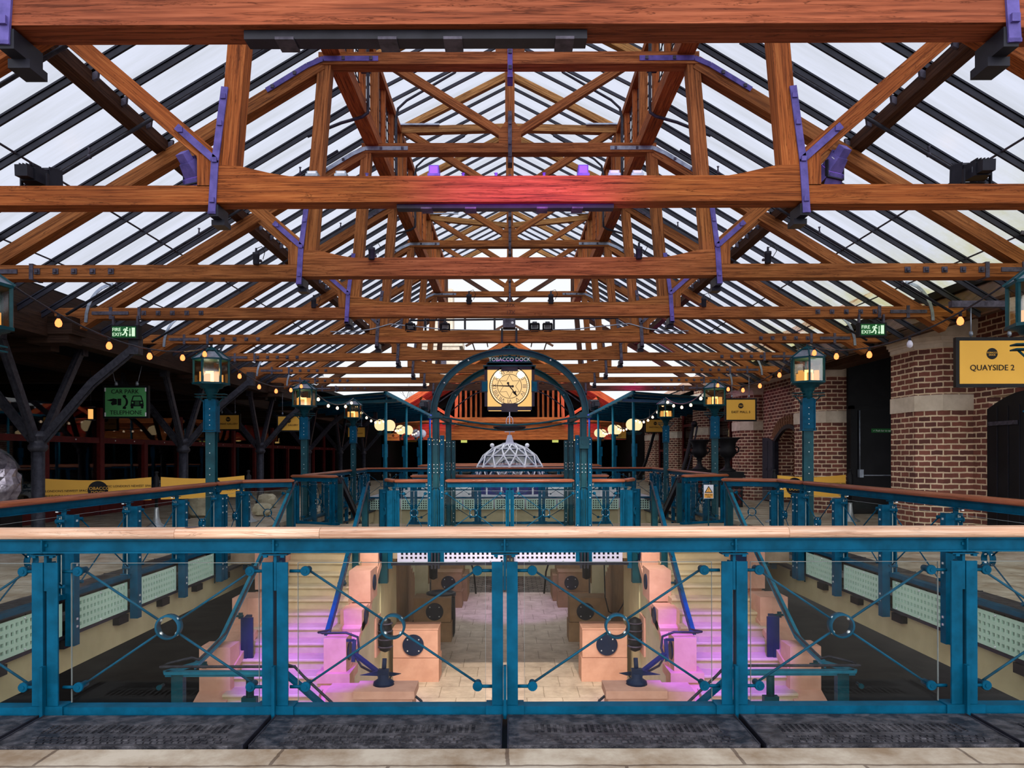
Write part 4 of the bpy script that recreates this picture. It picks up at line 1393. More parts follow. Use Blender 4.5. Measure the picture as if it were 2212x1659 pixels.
    # dark posts under the bridge corners
    solo('bridge_hanger', MB().box(sx * 2.16, sx * 2.38, 13.05, 13.2, -0.75, 0).box(sx * 2.36, sx * 2.44, 13.0, 13.2, -0.95, -0.5), M_TEALD, 'teal bolted hanger plate under the bridge corner by the %s stairs' % w, 'bracket', loc=(sx * 2.27, 13.1, 0))
    # second flight beyond the bridge: only its rails and the top show
    h = thing('stair_rail', 'dark sloping rail of the far %s stairs seen beyond the bridge' % w, 'handrail', (sx * 3.8, 16.4, 0))
    part('rail_channel', MB().beam((sx * 3.75, 16.35, 0.95), (sx * 3.75, 20.3, -1.15), 0.09, 0.11), M_BAR, h)
    part('newel', MB().box(sx * 3.70, sx * 3.80, 16.35, 16.47, 0, 0.95), M_TEALD, h)
    part('grab_tube', MB().tube([(sx * 3.75, 16.3, 0.9), (sx * 3.75, 16.25, 1.02), (sx * 3.75, 16.6, 1.0), (sx * 3.75, 18, 0.25)], 0.018, 6), M_COLUMN, h)
    m = MB()
    for i in range(1, 16):
        m.box(sx * 2.5, sx * 3.75, 16.35 + 0.3 * (i - 1), 16.35 + 0.3 * i, LOW, -RI * i)
    solo('staircase', m, M_OCHRE, 'far flight of stone stairs descending beyond the bridge on the %s side' % w, 'stairs', loc=(sx * 3.1, 16.4, 0))
# bin and hanging cable
t = thing('litter_bin', 'black ribbed barrel shaped bin behind the middle stone pedestals', 'bin', (-1.62, 17.42, LOW))
part('body', MB().lathe([(0.30, 0), (0.33, 0.1), (0.34, 0.5), (0.33, 0.92), (0.31, 0.95)], 20, (-1.62, 17.42, LOW)), M_BLACK, t)
part('rim', MB().lathe([(0.31, 0.95), (0.35, 0.96), (0.35, 1.03), (0.30, 1.05), (0.27, 1.0)], 20, (-1.62, 17.42, LOW)), M_BAR, t)
cb = [(2.05, 16.2, -0.34), (2.08, 16.2, -1.6), (2.16, 16.2, -1.92), (2.32, 16.2, -2.0), (2.48, 16.2, -1.75), (2.52, 16.2, -1.45)]
solo('hanging_cable', MB().tube(cb, 0.014, 6), M_BLACK, 'black cable sagging beside the east cream pier on the lower level', 'cable', loc=cb[0])

solo('fallen_leaf', MB().prism([(-1.875, 4.27), (-1.84, 4.285), (-1.79, 4.29), (-1.81, 4.265), (-1.85, 4.255)], 1.089, 1.092, 'xy'), M_IRON, 'small dark leaf lying on the bleached front handrail west of its middle', 'leaf', loc=(-1.83, 4.27, 1.09))

# ================================================================== street lamps
LY = [6.72, 12.0, 17.45, 22.9]
LX = 4.83


def hexa(r, z0, z1, r1=None, c=(0, 0), a0=0.0):
    return MB().lathe([(r, z0), (r1 or r, z1)], 6, (c[0], c[1], 0), 'z', a0, smooth=False)


def street_lamp(label, loc, rz):
    t = thing('street_lamp', label, 'lamp', loc, rz, 'lantern street lamps along the guards', world=False)
    ps = MB().box(-0.075, 0.075, -0.06, -0.045, -0.55, 1.95).box(-0.075, 0.075, 0.045, 0.06, -0.55, 1.95).box(-0.05, 0.05, -0.045, 0.045, -0.55, 1.95)
    part('post', ps, M_TEALD, t)
    up = MB().box(-0.10, -0.085, -0.09, 0.09, 1.90, 2.40).box(0.085, 0.10, -0.09, 0.09, 1.90, 2.40).box(-0.085, 0.085, -0.07, 0.07, 1.92, 2.42).box(-0.11, 0.11, -0.10, 0.10, 1.89, 1.905)
    part('bracket_box', up, M_TEAL, t)
    ar = MB()
    for zz in (2.455, 2.50):
        ar.tube([(-0.25, -0.06, zz), (0.25, -0.06, zz)], [0.006, 0.006], 6)
        ar.beam((-0.24, 0, zz), (0.24, 0, zz), 0.12, 0.014)
    for sx in (-1, 1):
        ar.tube([(sx * 0.09, 0, 2.30), (sx * 0.13, 0, 2.38), (sx * 0.20, 0, 2.45)], 0.010, 6)
    part('cross_arm', ar, M_TEALD, t)
    part('collar', MB().lathe([(0.075, 2.40), (0.075, 2.50), (0.10, 2.54), (0.115, 2.56), (0.115, 2.585), (0.17, 2.60), (0.19, 2.635), (0.25, 2.65), (0.26, 2.66)], 16), M_TEALD, t)
    bo = MB()
    for zz in (1.2, 1.3, 1.55, 1.7, 2.0, 2.08, 2.16, 2.26):
        bo.sphere((0, -0.075, zz), 0.010, 6, 4)
    part('bolt_head', bo, M_BOLT, t)
    a0 = R(22)
    ln = MB()
    ln.add(hexa(0.29, 2.655, 2.685, a0=a0), Matrix())
    ln.add(hexa(0.285, 3.045, 3.075, a0=a0), Matrix())
    for i in range(6):
        a = a0 + i * pi / 3
        ln.beam((0.265 * cos(a), 0.265 * sin(a), 2.68), (0.265 * cos(a), 0.265 * sin(a), 3.05), 0.030, 0.030, up=(cos(a), sin(a), 0))
        ln.beam((0.30 * cos(a), 0.30 * sin(a), 3.07), (0.115 * cos(a), 0.115 * sin(a), 3.205), 0.026, 0.022)
    ln.lathe([(0.12, 3.195), (0.12, 3.215), (0.07, 3.23), (0.07, 3.25), (0.02, 3.26), (0.02, 3.285)], 12)
    lf = part('lantern_frame', ln, M_TEALD, t)
    rp = MB()
    for i in range(6):
        a, b = a0 + i * pi / 3, a0 + (i + 1) * pi / 3
        rp.quad((0.285 * cos(a), 0.285 * sin(a), 3.075), (0.285 * cos(b), 0.285 * sin(b), 3.075), (0.11 * cos(b), 0.11 * sin(b), 3.20), (0.11 * cos(a), 0.11 * sin(a), 3.20))
    part('roof_pane', rp, M_STEEL, lf)
    for i in range(6):
        a, b = a0 + i * pi / 3, a0 + (i + 1) * pi / 3
        part('glass_pane', MB().quad((0.262 * cos(a), 0.262 * sin(a), 2.685), (0.262 * cos(b), 0.262 * sin(b), 2.685), (0.262 * cos(b), 0.262 * sin(b), 3.045), (0.262 * cos(a), 0.262 * sin(a), 3.045)), M_AMBERG, lf)
    for i in range(6):
        a = i * pi / 3 + 0.5
        part('lamp_tube', MB().tube([(0.14 * cos(a), 0.14 * sin(a), 2.69), (0.14 * cos(a), 0.14 * sin(a), 2.69 + (0.17 if i % 2 else 0.13))], 0.042, 10), M_FLAMED, t)
    part('flame_screen', MB().box(-0.065, 0.065, -0.075, -0.065, 2.685, 2.87), M_FLAME, t, 'glowing screen')
    return t


proto = None
LAMPS = []
QUAL = ['cut by the picture edge', 'nearest whole', 'second whole', 'third whole']
for i, y in enumerate(LY):
    for sx, w in ((-1, 'west'), (1, 'east')):
        lb = 'hexagonal lantern street lamp on the %s guard, %s' % (w, ['cut off by the picture edge', 'the nearest whole one', 'second whole one', 'small third one'][i])
        if proto is None:
            proto = street_lamp(lb, (sx * LX, y, 0), 0)
            o = proto
        else:
            o = dup(proto, (sx * LX, y, 0), R(-8 if sx > 0 else 0), lb)
        LAMPS.append(o)
for k in (1, 2):
    for sx in (-1, 1):
        lamp('lantern_light', 'POINT', (sx * LX, LY[k] - 0.1, 2.85), 9, (1, 0.62, 0.25), size=0.08)


def globe_lamp(label, loc, mats):
    t = thing('globe_lamp', label, 'lamp', loc, 0, 'globe lamps of the far court', world=False)
    part('post', MB().box(-0.06, 0.06, -0.06, 0.06, -0.4, 1.7).box(-0.10, 0.10, -0.08, 0.08, 1.45, 1.95).tube([(0, 0, 1.95), (0, 0, 2.45)], 0.05, 8), M_TEAL, t)
    part('cross_arm', MB().box(-0.30, 0.30, -0.04, 0.04, 2.36, 2.38).box(-0.25, 0.25, -0.04, 0.04, 2.31, 2.325), M_TEALD, t)
    for k, sx in enumerate((-1, 1)):
        h = part('holder', MB().lathe([(0.04, 2.38), (0.07, 2.46), (0.09, 2.50)], 10, (sx * 0.14, sx * 0.25, 0)), M_TEALD, t)
        part('globe', MB().sphere((sx * 0.14, sx * 0.25, 2.68), 0.225, 18, 12), mats[k], t)
    return t


for i, y in enumerate((28.7, 34.0, 39.4)):
    for sx, w in ((-1, 'west'), (1, 'east')):
        globe_lamp('pair of round white globes on a teal post, %s globe lamp on the %s side' % (ORD[i], w), (sx * LX, y, 0), (M_GLOBE, M_GLOBE) if not (i == 2 and sx < 0) else (M_GLOBEOFF, M_GLOBEOFF))
for i, y in enumerate((45, 48.5, 52.5, 57)):
    for sx, w in ((-1, 'west'), (1, 'east')):
        t = thing('wall_lantern', 'tiny glowing lantern inside the far dark hall on the %s side, %s in' % (w, ORD[i]), 'lamp', (sx * 4.7, y, 2.2), group='lanterns of the far hall')
        part('case', MB().lathe([(0.24, 2.35), (0.24, 2.38)], 6, (sx * 4.7, y, 0)).lathe([(0.24, 2.9), (0.12, 3.05)], 6, (sx * 4.7, y, 0)).box(sx * 4.7 - .05, sx * 4.7 + .05, y - .05, y + .05, 0, 2.35), M_TEALD, t)
        part('glow', MB().lathe([(0.14, 2.4), (0.14, 2.75)], 10, (sx * 4.7, y, 0)), M_FLAME, t)

# ------------------------------------------------------------------ festoon strings
tops = [3.28, 3.28, 3.28, 3.28, 2.95, 2.95, 2.95]
ylist = LY + [28.7, 34.0, 39.4]
for sx, w in ((-1, 'west'), (1, 'east')):
    for i in range(6):
        a, b = V((sx * LX, ylist[i], tops[i])), V((sx * LX, ylist[i + 1], tops[i + 1]))
        sag = 0.36 if i < 3 else 0.30
        t = thing('festoon', 'string of warm bulbs on the %s side hanging between its %s and %s lamps' % (w, ORD[i], ORD[i + 1]), 'string lights', tuple(a), group='festoon strings from lamp to lamp')
        fn = lambda f: a.lerp(b, f) + V((0, 0, -sag * 4 * f * (1 - f)))
        part('cable', MB().tube([fn(f / 16) for f in range(17)], 0.010 if i < 2 else 0.014, 5), M_COLUMN, t)
        fs = (0.04, 0.23, 0.42, 0.61, 0.80, 0.95) if i < 3 else [(j + 0.55) / 7 for j in range(7)]
        for j, f in enumerate(fs):
            p = fn(f)
            q = 1.0 if i < 2 else 1.15
            off = bool(i == 0 and sx > 0 and j == 2)
            sk = part('socket', MB().lathe([(0.016, 0.0), (0.018, -0.05)], 8, p), M_BAR, t)
            part('bulb', MB().lathe([(0.014 * q, -0.05), (0.030 * q, -0.075), (0.036 * q, -0.10), (0.028 * q, -0.13), (0.003, -0.142)], 10, p), M_GLOBEOFF if off else M_BULB if i < 2 else M_BULBW, sk)

# ================================================================== branching iron columns of the west gallery
def tree_column(label, y):
    t = thing('branching_column', label, 'column', (-7.8, y, 0), 0, 'branching iron columns of the west gallery', world=False)
    part('shaft', MB().lathe([(0.15, 0), (0.15, 0.1), (0.10, 0.16), (0.09, 1.60)], 12).box(-0.105, 0.105, -0.02, 0.02, 0.1, 1.6), M_COLUMN, t)
    part('collar', MB().lathe([(0.11, 1.58), (0.15, 1.63), (0.15, 1.68), (0.13, 1.70), (0.13, 1.80), (0.17, 1.84), (0.12, 1.92)], 14), M_COLUMN, t)
    for (dx, dy, zt, kink) in ((1.62, 0.0, 3.30, 1), (-1.5, 0.0, 3.30, 1), (0.0, 1.25, 3.45, 0), (0.0, -0.95, 3.42, 0)):
        br = MB()
        p0 = V((dx * 0.06, dy * 0.08, 1.78))
        p2 = V((dx, dy, zt))
        p1 = V((dx * 0.55, dy * 0.5, 2.70)) if kink else p0.lerp(p2, 0.5)
        for a, b in ((p0, p1), (p1, p2)):
            br.beam(a, b, 0.11, 0.11)
            d = (b - a).normalized()
            br.beam(a, b, 0.03, 0.16)
        br.beam(p2 - V((0.0, 0, 0.12)), p2 + V((0, 0, 0.2)), 0.16, 0.16)
        part('branch', br, M_COLUMN, t)
    return t


c0 = None
for i in range(6):
    y = 12.25 + 5.46 * i
    lb = 'black iron column forking into four branches, %s of the west gallery row' % ORD[i]
    if c0 is None:
        c0 = tree_column(lb, y)
    else:
        dup(c0, (-7.8, y, 0), 0, lb)
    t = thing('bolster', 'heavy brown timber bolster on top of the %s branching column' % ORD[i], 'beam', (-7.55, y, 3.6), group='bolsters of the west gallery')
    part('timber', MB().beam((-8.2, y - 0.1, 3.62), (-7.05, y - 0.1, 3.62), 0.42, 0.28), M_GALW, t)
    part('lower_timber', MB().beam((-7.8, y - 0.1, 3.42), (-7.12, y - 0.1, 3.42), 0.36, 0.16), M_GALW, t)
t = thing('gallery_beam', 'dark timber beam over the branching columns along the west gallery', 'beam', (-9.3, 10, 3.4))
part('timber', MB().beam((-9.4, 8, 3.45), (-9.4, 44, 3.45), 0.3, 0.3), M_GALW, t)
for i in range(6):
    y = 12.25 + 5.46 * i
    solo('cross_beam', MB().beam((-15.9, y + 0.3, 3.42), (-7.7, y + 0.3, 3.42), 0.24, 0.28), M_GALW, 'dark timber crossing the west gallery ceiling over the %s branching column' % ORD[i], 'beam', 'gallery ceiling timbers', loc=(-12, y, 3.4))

# ================================================================== clock tower
t = thing('clock_arch', 'tall teal iron arch with four clustered columns standing on the bridge', 'arch', (0, 14.6, 0))
HX, Y1, Y2 = 1.315, 13.22, 15.95
for sx in (-1, 1):
    for y in (Y1, Y2):
        x = sx * HX
        cl = part('column', MB().box(x - 0.035, x + 0.035, y - 0.06, y + 0.06, -0.45, 2.17).box(x - 0.06, x + 0.06, y - 0.03, y + 0.03, -0.45, 2.17), M_TEALD, t)
        for q in (-1, 1):
            part('fin', MB().box(x + q * 0.075, x + q * 0.145, y - 0.07, y + 0.07, -0.45, 1.82 if q * sx > 0 or y == Y2 else 1.86), M_TEAL if y == Y1 else M_TEALD, cl)
        part('cap', MB().box(x - 0.13, x + 0.13, y - 0.13, y + 0.13, 2.17, 2.205).box(x - 0.07, x + 0.07, y - 0.07, y + 0.07, 2.205, 2.27), M_TEALD, cl)
        bo = MB()
        for zz in (0.08, 0.17, 0.26, 0.75, 0.85, 0.97, 1.2, 1.27, 1.34, 1.7, 1.78):
            for q in (-0.11, -0.03, 0.03, 0.11):
                if abs(q) > .05 or zz > 1.1:
                    bo.sphere((x + q, y - 0.075, zz), 0.011, 6, 4)
        part('bolt_plate', bo, M_BOLT, cl, kind='stuff')
for y, mt in ((Y1, M_TEALD), (Y2, M_TEALD)):
    pts = []
    for k in range(33):
        a = pi * k / 32
        pts.append((-HX * cos(a), y + (0.25 if y == Y1 else -0.25) * sin(a) ** 3, 2.24 + 1.11 * sin(a)))
    am = MB()
    for a, b in zip(pts, pts[1:]):
        d = (V(b) - V(a)).normalized()
        nrm = V((-d.z, 0, d.x))
        am.beam(V(a) - d * .01, V(b) + d * .01, 0.11, 0.035, up=nrm)
        am.beam(V(a) + nrm * 0.04 - d * .01, V(b) + nrm * 0.04 + d * .01, 0.02, 0.10, up=nrm)
        am.beam(V(a) + nrm * 0.085 - d * .01, V(b) + nrm * 0.085 + d * .01, 0.11, 0.02, up=nrm)
    part('arch_rib', am, mt, t)
    bo = MB()
    for k in (5, 10, 22, 27):
        bo.sphere((pts[k][0], y - 0.06, pts[k][2] + 0.03), 0.016, 6, 4)
    part('bolt_head', bo, M_BOLT, t)
    sg = [(-HX + 2 * HX * k / 20, y, 2.215 - 0.17 * sin(pi * k / 20)) for k in range(21)]
    part('tie_rod', MB().tube(sg, 0.018, 8), M_TEALD, t)
    for sx in (-1, 1):
        q = [(sx * (HX - 0.05 - 0.83 * f), y + (0.4 * f if y == Y1 else -0.4 * f), 2.45 + 0.42 * sin(f * pi / 2)) for f in [i / 10 for i in range(11)]]
        part('hoop_rod', MB().tube(q, 0.012, 6), M_COLUMN, t)
for sx in (-1, 1):
    part('side_beam', MB().beam((sx * HX, Y1, 2.24), (sx * HX, Y2, 2.24), 0.08, 0.08), M_TEALD, t)
part('bowl', MB().lathe([(0.02, 1.98), (0.20, 1.99), (0.30, 2.03), (0.33, 2.07), (0.02, 2.09)], 24, (0, 14.6, 0)), M_BAR, t)
cr = MB().tube([(0, 14.6, 3.25), (0, 14.6, 3.62)], 0.03, 8).sphere((0, 14.6, 3.60), 0.055, 10, 6)
for k in range(8):
    a = k * pi / 4
    cr.tube([(0.18 * cos(a), 14.6 + 0.18 * sin(a), 3.42), (0.21 * cos(a), 14.6 + 0.21 * sin(a), 3.52), (0.14 * cos(a), 14.6 + 0.14 * sin(a), 3.62), (0, 14.6, 3.66)], 0.012, 6)
cr.lathe([(0.18, 3.40), (0.20, 3.42), (0.18, 3.44), (0.16, 3.42), (0.18, 3.40)], 16, (0, 14.6, 0), cap=False)
part('crown', cr, M_TEALD, t)
part('control_box', MB().box(HX - 0.085, HX + 0.085, Y1 - 0.16, Y1 - 0.07, 1.62, 1.83).lathe([(0.05, 0), (0.05, -0.01)], 16, (HX, Y1 - 0.16, 1.73), 'y'), M_TEALD, t, 'teal box on the east column')

t = thing('clock', 'square illuminated clock with roman dial hanging inside the teal arch', 'clock', (0, 14.35, 2.3))
F = 14.05
z0, zc, hw = 2.34, 2.815, 0.475
part('housing', MB().box(-0.42, 0.42, F + 0.06, F + 0.66, 2.38, 3.19).box(-0.44, 0.44, F + 0.02, F + 0.7, 3.19, 3.26), M_BAR, t)
fr = MB()
for sx in (-1, 1):
    fr.box(sx * hw, sx * (hw - 0.055), F, F + 0.06, 2.36, 3.19)
    fr.box(sx * 0.415, sx * 0.55, F - 0.02, F + 0.1, zc - 0.11, zc + 0.11)
fr.box(-hw, hw, F, F + 0.06, 3.13, 3.19).box(-hw, hw, F, F + 0.06, 2.36, 2.43)
for (za, zb) in ((3.10, 3.22), (2.33, 2.49)):
    fr.box(-0.155, 0.155, F - 0.015, F + 0.06, za, zb)
part('frame', fr, M_BAR, t)
part('side_plate', MB().box(0.42, 0.52, F - 0.03, F - 0.02, zc - 0.10, zc + 0.10).box(-0.42, -0.52, F - 0.03, F - 0.02, zc - 0.10, zc + 0.10), M_TEAL, t)
for sx in (-1, 1):
    for (za, zb) in ((zc, 3.13), (2.43, zc)):
        part('corner_panel', MB().box(sx * 0.12, sx * 0.42, F + 0.05, F + 0.055, za, zb), M_CLOCKP, t, 'glowing amber corner panel')
    part('hot_lamp', MB().lathe([(0.004, 0), (0.075, 0.001), (0.075, 0.003)], 16, (sx * 0.215, F + 0.005, zc + 0.215), 'y'), M_CLOCKH, t)
part('dial', MB().lathe([(0.372, F + 0.03), (0.372, F + 0.018)], 48, (0, 0, zc), 'y'), M_CLOCKF, t)
part('dial_rim', MB().lathe([(0.368, F + 0.05), (0.385, F + 0.05), (0.385, F), (0.368, F)], 48, (0, 0, zc), 'y', cap=False), M_BAR, t)
part('dial_ring', MB().lathe([(0.330, F + 0.015), (0.340, F + 0.015), (0.340, F + 0.008), (0.330, F + 0.008)], 48, (0, 0, zc), 'y', cap=False).lathe([(0.224, F + 0.015), (0.234, F + 0.015), (0.234, F + 0.008), (0.224, F + 0.008)], 48, (0, 0, zc), 'y', cap=False), M_BAR, t)
pb = MB()
for k in range(60):
    a = 2 * pi * k / 60
    pb.sphere((0.353 * cos(a), F + 0.012, zc + 0.353 * sin(a)), 0.0105, 6, 4)
part('minute_beading', pb, M_CLOCKH, t)
sr = MB()
for k in range(6):
    a = pi / 2 + k * pi / 3
    tip = V((0.215 * cos(a), F + 0.01, zc + 0.215 * sin(a)))
    for s_ in (-1, 1):
        b = a + s_ * pi / 6
        sr.beam(tip, (0.115 * cos(b), F + 0.01, zc + 0.115 * sin(b)), 0.007, 0.007, up=(0, 1, 0))
part('star_tracery', sr, M_BAR, t)
nm = MB()
for k, s_ in enumerate(('XII', 'I', 'II', 'III', 'IV', 'V', 'VI', 'VII', 'VIII', 'IX', 'X', 'XI')):
    a = pi / 2 - k * pi / 6
    nm.add(text_mb(s_, 0.105, facing(0.281 * cos(a), F + 0.006, zc + 0.281 * sin(a), (sin(a), 0, -cos(a)), (cos(a), 0, sin(a)))), Matrix())
part('numerals', nm, M_IRON, t)
hd = MB()
hd.beam((0.04, F - 0.01, zc + 0.0), (-0.34, F - 0.01, zc + 0.012), 0.03, 0.006, up=(0, 1, 0), w1=0.012)
hd.lathe([(0.024, F - 0.014), (0.024, F - 0.006)], 12, (0.06, 0, zc - 0.004), 'y')
part('minute_hand', hd, M_BLACK, t)
a = R(-52)
hh = MB().beam((-0.04 * cos(a), F - 0.016, zc - 0.04 * sin(a)), (0.23 * cos(a), F - 0.016, zc + 0.23 * sin(a)), 0.028, 0.006, up=(0, 1, 0), w1=0.01)
hh.lathe([(0.024, F - 0.02), (0.024, F - 0.012)], 12, (-0.045 * cos(a), 0, zc - 0.045 * sin(a) + 0.02), 'y')
hp = V((0.165 * cos(a), 0, zc + 0.165 * sin(a)))
hh.prism([(hp.x - .055, hp.z + .03), (hp.x - .01, hp.z + .02), (hp.x + .02, hp.z + .055), (hp.x + .02, hp.z + .0), (hp.x + .05, hp.z - .07), (hp.x - .02, hp.z - .02)], F - 0.019, F - 0.013)
part('hour_hand', hh, M_BLACK, t)
part('cornice', MB().box(-0.50, 0.50, F - 0.04, F + 0.7, 3.19, 3.212).box(-0.42, 0.42, F + 0.02, F + 0.05, 3.212, 3.27), M_TEALD, t)
nb = part('name_board', MB().box(-0.385, 0.385, F - 0.03, F + 0.03, 3.268, 3.365).box(-0.42, 0.42, F - 0.05, F + 0.05, 3.256, 3.27), M_TEALD, t)
part('lettering', text_mb('TOBACCO DOCK', 0.098, facing(0, F - 0.034, 3.316)), M_BOLT, nb)
part('hanger', MB().tube([(0, 14.6, 3.25), (0, 14.6, 3.5)], 0.03, 8), M_TEALD, t)
part('base_glow_strip', MB().box(-0.40, -0.15, F + 0.01, F + 0.05, 2.345, 2.357).box(0.15, 0.40, F + 0.01, F + 0.05, 2.345, 2.357), M_CLOCKP, t)
lamp('clock_light', 'POINT', (0, 13.7, 2.8), 6, (1, 0.68, 0.3), size=0.3)

# ================================================================== hanging signs
def hanging_sign(label, x, y, z, w, h, face, lines, ztop, logo=True, dim=False, glow_=False, group=None):
    t = thing('hanging_sign', label, 'sign', (x, y, z), group=group)
    part('frame', MB().box(x - w / 2, x + w / 2, y, y + 0.06, z - h / 2, z + h / 2), M_BLACK, t)
    b = 0.045
    part('face', MB().box(x - w / 2 + b, x + w / 2 - b, y - 0.006, y + 0.001, z - h / 2 + b, z + h / 2 - b), face, t)
    if logo:
        part('logo_disc', MB().lathe([(0.073, y - 0.009), (0.073, y - 0.005)], 28, (x, 0, z + h * 0.17), 'y'), M_BLACK, t)
        lg = text_mb('TOBACCO', 0.030, facing(x, y - 0.011, z + h * 0.17 + 0.012))
        lg.add(text_mb('DOCK', 0.030, facing(x, y - 0.011, z + h * 0.17 - 0.018)), Matrix())
        part('logo_lettering', lg, M_YELLOW, t)
    tx = MB()
    for (s_, sz, dz) in lines:
        tx.add(text_mb(s_, sz, facing(x, y - 0.011, z + dz)), Matrix())
    part('lettering', tx, M_BLACK, t)
    for sx in (-1, 1):
        part('chain', MB().tube([(x + sx * w * 0.27, y + 0.03, z + h / 2), (x + sx * w * 0.27, y + 0.03, ztop)], 0.008, 6).lathe([(0.02, 0.02), (0.026, 0.05), (0.02, 0.08)], 8, (x + sx * w * 0.27, y + 0.03, z + h / 2)), M_STEEL, t)
    return t


hanging_sign('big yellow sign reading QUAYSIDE 2 hanging on chains by the nearest brick pier', 6.27, 9.63, 2.70, 0.93, 0.65, M_YELLOW, [('QUAYSIDE 2', 0.105, -0.075)], 3.45)
solo('sign_arm', MB().box(5.75, 7.4, 9.62, 9.70, 3.42, 3.50), M_IRON, 'black iron arm from which the QUAYSIDE 2 sign hangs', 'bracket', loc=(6.5, 9.66, 3.45))
hanging_sign('yellow sign reading EAST MALL 5 above the urns on the east side', 6.38, 20.44, 2.75, 0.88, 0.64, M_YELLOW, [('EAST MALL 5', 0.092, -0.065)], 3.78)
hanging_sign('yellow sign reading EAST MALL 6 behind the third lamp on the east side', 6.35, 32.3, 2.78, 0.90, 0.62, M_YELLOW, [('EAST MALL 6', 0.092, -0.065)], 3.56)
hanging_sign('yellow sign reading EAST MALL 7 partly behind a thin teal canopy post', 6.35, 43, 2.75, 0.90, 0.62, M_YELLOW, [('EAST MALL 7', 0.092, -0.065)], 3.56)
hanging_sign('small yellow sign reading EAST MALL 8 far off on the east side', 6.45, 54, 2.8, 0.90, 0.62, M_YELLOW, [('EAST MALL 8', 0.092, -0.065)], 3.3)
for i, (x, y, sc) in enumerate(((-6.92, 23.2, 0.75), (-6.95, 33.6, 0.85), (-6.95, 44.2, 0.85), (-6.9, 52, 0.85))):
    hanging_sign('yellow sign reading GREAT GALLERY on the west side, %s in the line' % ORD[i], x, y, 2.52 + 0.05 * i, sc, 0.52, M_YELLOW, [('GREAT GALLERY', 0.08, -0.055)], 3.78 if i == 0 else 3.5)
hanging_sign('unlit yellow sign reading GREAT GALLERY in the dark behind the nearest west lamp', -8.7, 22.9, 2.55, 0.75, 0.52, M_YELLOW, [('GREAT GALLERY', 0.08, -0.055)], 3.4)

x, y, z = -8.06, 15.55, 2.64
t = thing('hanging_sign', 'green sign reading CAR PARK TELEPHONE with hand, handset and car pictures', 'sign', (x, y, z))
part('frame', MB().box(x - 0.475, x + 0.475, y, y + 0.08, z - 0.34, z + 0.345), M_BLACK, t)
fc = part('face', MB().box(x - 0.43, x + 0.43, y - 0.006, y + 0.001, z - 0.305, z + 0.30), M_GREEN, t)
part('lettering', text_mb('CAR PARK', 0.125, facing(x - 0.01, y - 0.010, z + 0.215)).add(text_mb('TELEPHONE', 0.125, facing(x + 0.01, y - 0.010, z - 0.225)), Matrix()), M_BLACK, t)
pg = MB()
pr = lambda pts: pg.prism([(x + a, z + c) for a, c in pts], y - 0.012, y - 0.006)
pr([(-0.40, 0.035), (-0.25, 0.075), (-0.18, 0.06), (-0.18, -0.05), (-0.28, -0.07), (-0.31, -0.02), (-0.27, 0.01)])
pr([(-0.165, 0.07), (-0.09, 0.07), (-0.09, -0.07), (-0.165, -0.07)])
for k in range(8):
    a0_, a1_ = -1.25 + k * 2.5 / 8, -1.25 + (k + 1) * 2.5 / 8
    pr([(-0.09 + 0.145 * cos(a0_), 0.13 * sin(a0_)), (-0.09 + 0.145 * cos(a1_), 0.13 * sin(a1_)), (-0.09 + 0.10 * cos(a1_), 0.115 * sin(a1_)), (-0.09 + 0.10 * cos(a0_), 0.115 * sin(a0_))])
pr([(-0.06, 0.14), (0.0, 0.15), (0.02, 0.11), (-0.04, 0.09)])
pr([(-0.06, -0.14), (0.0, -0.15), (0.02, -0.11), (-0.04, -0.09)])
pr([(0.12, 0.03), (0.37, 0.03), (0.385, -0.09), (0.105, -0.09)])
pr([(0.115, -0.09), (0.165, -0.09), (0.165, -0.135), (0.115, -0.135)])
pr([(0.325, -0.09), (0.375, -0.09), (0.375, -0.135), (0.325, -0.135)])
for (p_, q_) in (((0.135, 0.03), (0.165, 0.125)), ((0.165, 0.125), (0.325, 0.125)), ((0.325, 0.125), (0.355, 0.03))):
    pg.beam((x + p_[0], y - 0.009, z + p_[1]), (x + q_[0], y - 0.009, z + q_[1]), 0.02, 0.006, up=(0, 1, 0))
part('pictogram', pg, M_BLACK, t)
gr = MB()
for k in range(4):
    gr.box(x + 0.20, x + 0.29, y - 0.015, y - 0.012, z - 0.065 + k * 0.022, z - 0.058 + k * 0.022)
gr.box(x + 0.135, x + 0.17, y - 0.015, y - 0.012, z - 0.03, z).box(x + 0.32, x + 0.355, y - 0.015, y - 0.012, z - 0.03, z)
part('grille_marks', gr, M_GREEN, t)
for sx in (-1, 1):
    part('chain', MB().tube([(x + sx * 0.22, y + 0.04, z + 0.34), (x + sx * 0.32, y + 0.04, 3.4)], 0.006, 5).lathe([(0.03, 0), (0.035, 0.04), (0.02, 0.09)], 8, (x + sx * 0.22, y + 0.04, z + 0.345)), M_STEEL, t)
    for sz in (-1, 1):
        part('clip', MB().box(x + sx * 0.425 - 0.012, x + sx * 0.425 + 0.012, y - 0.014, y - 0.004, z + sz * 0.26 - 0.04, z + sz * 0.26 + 0.04), M_WHITE, t)

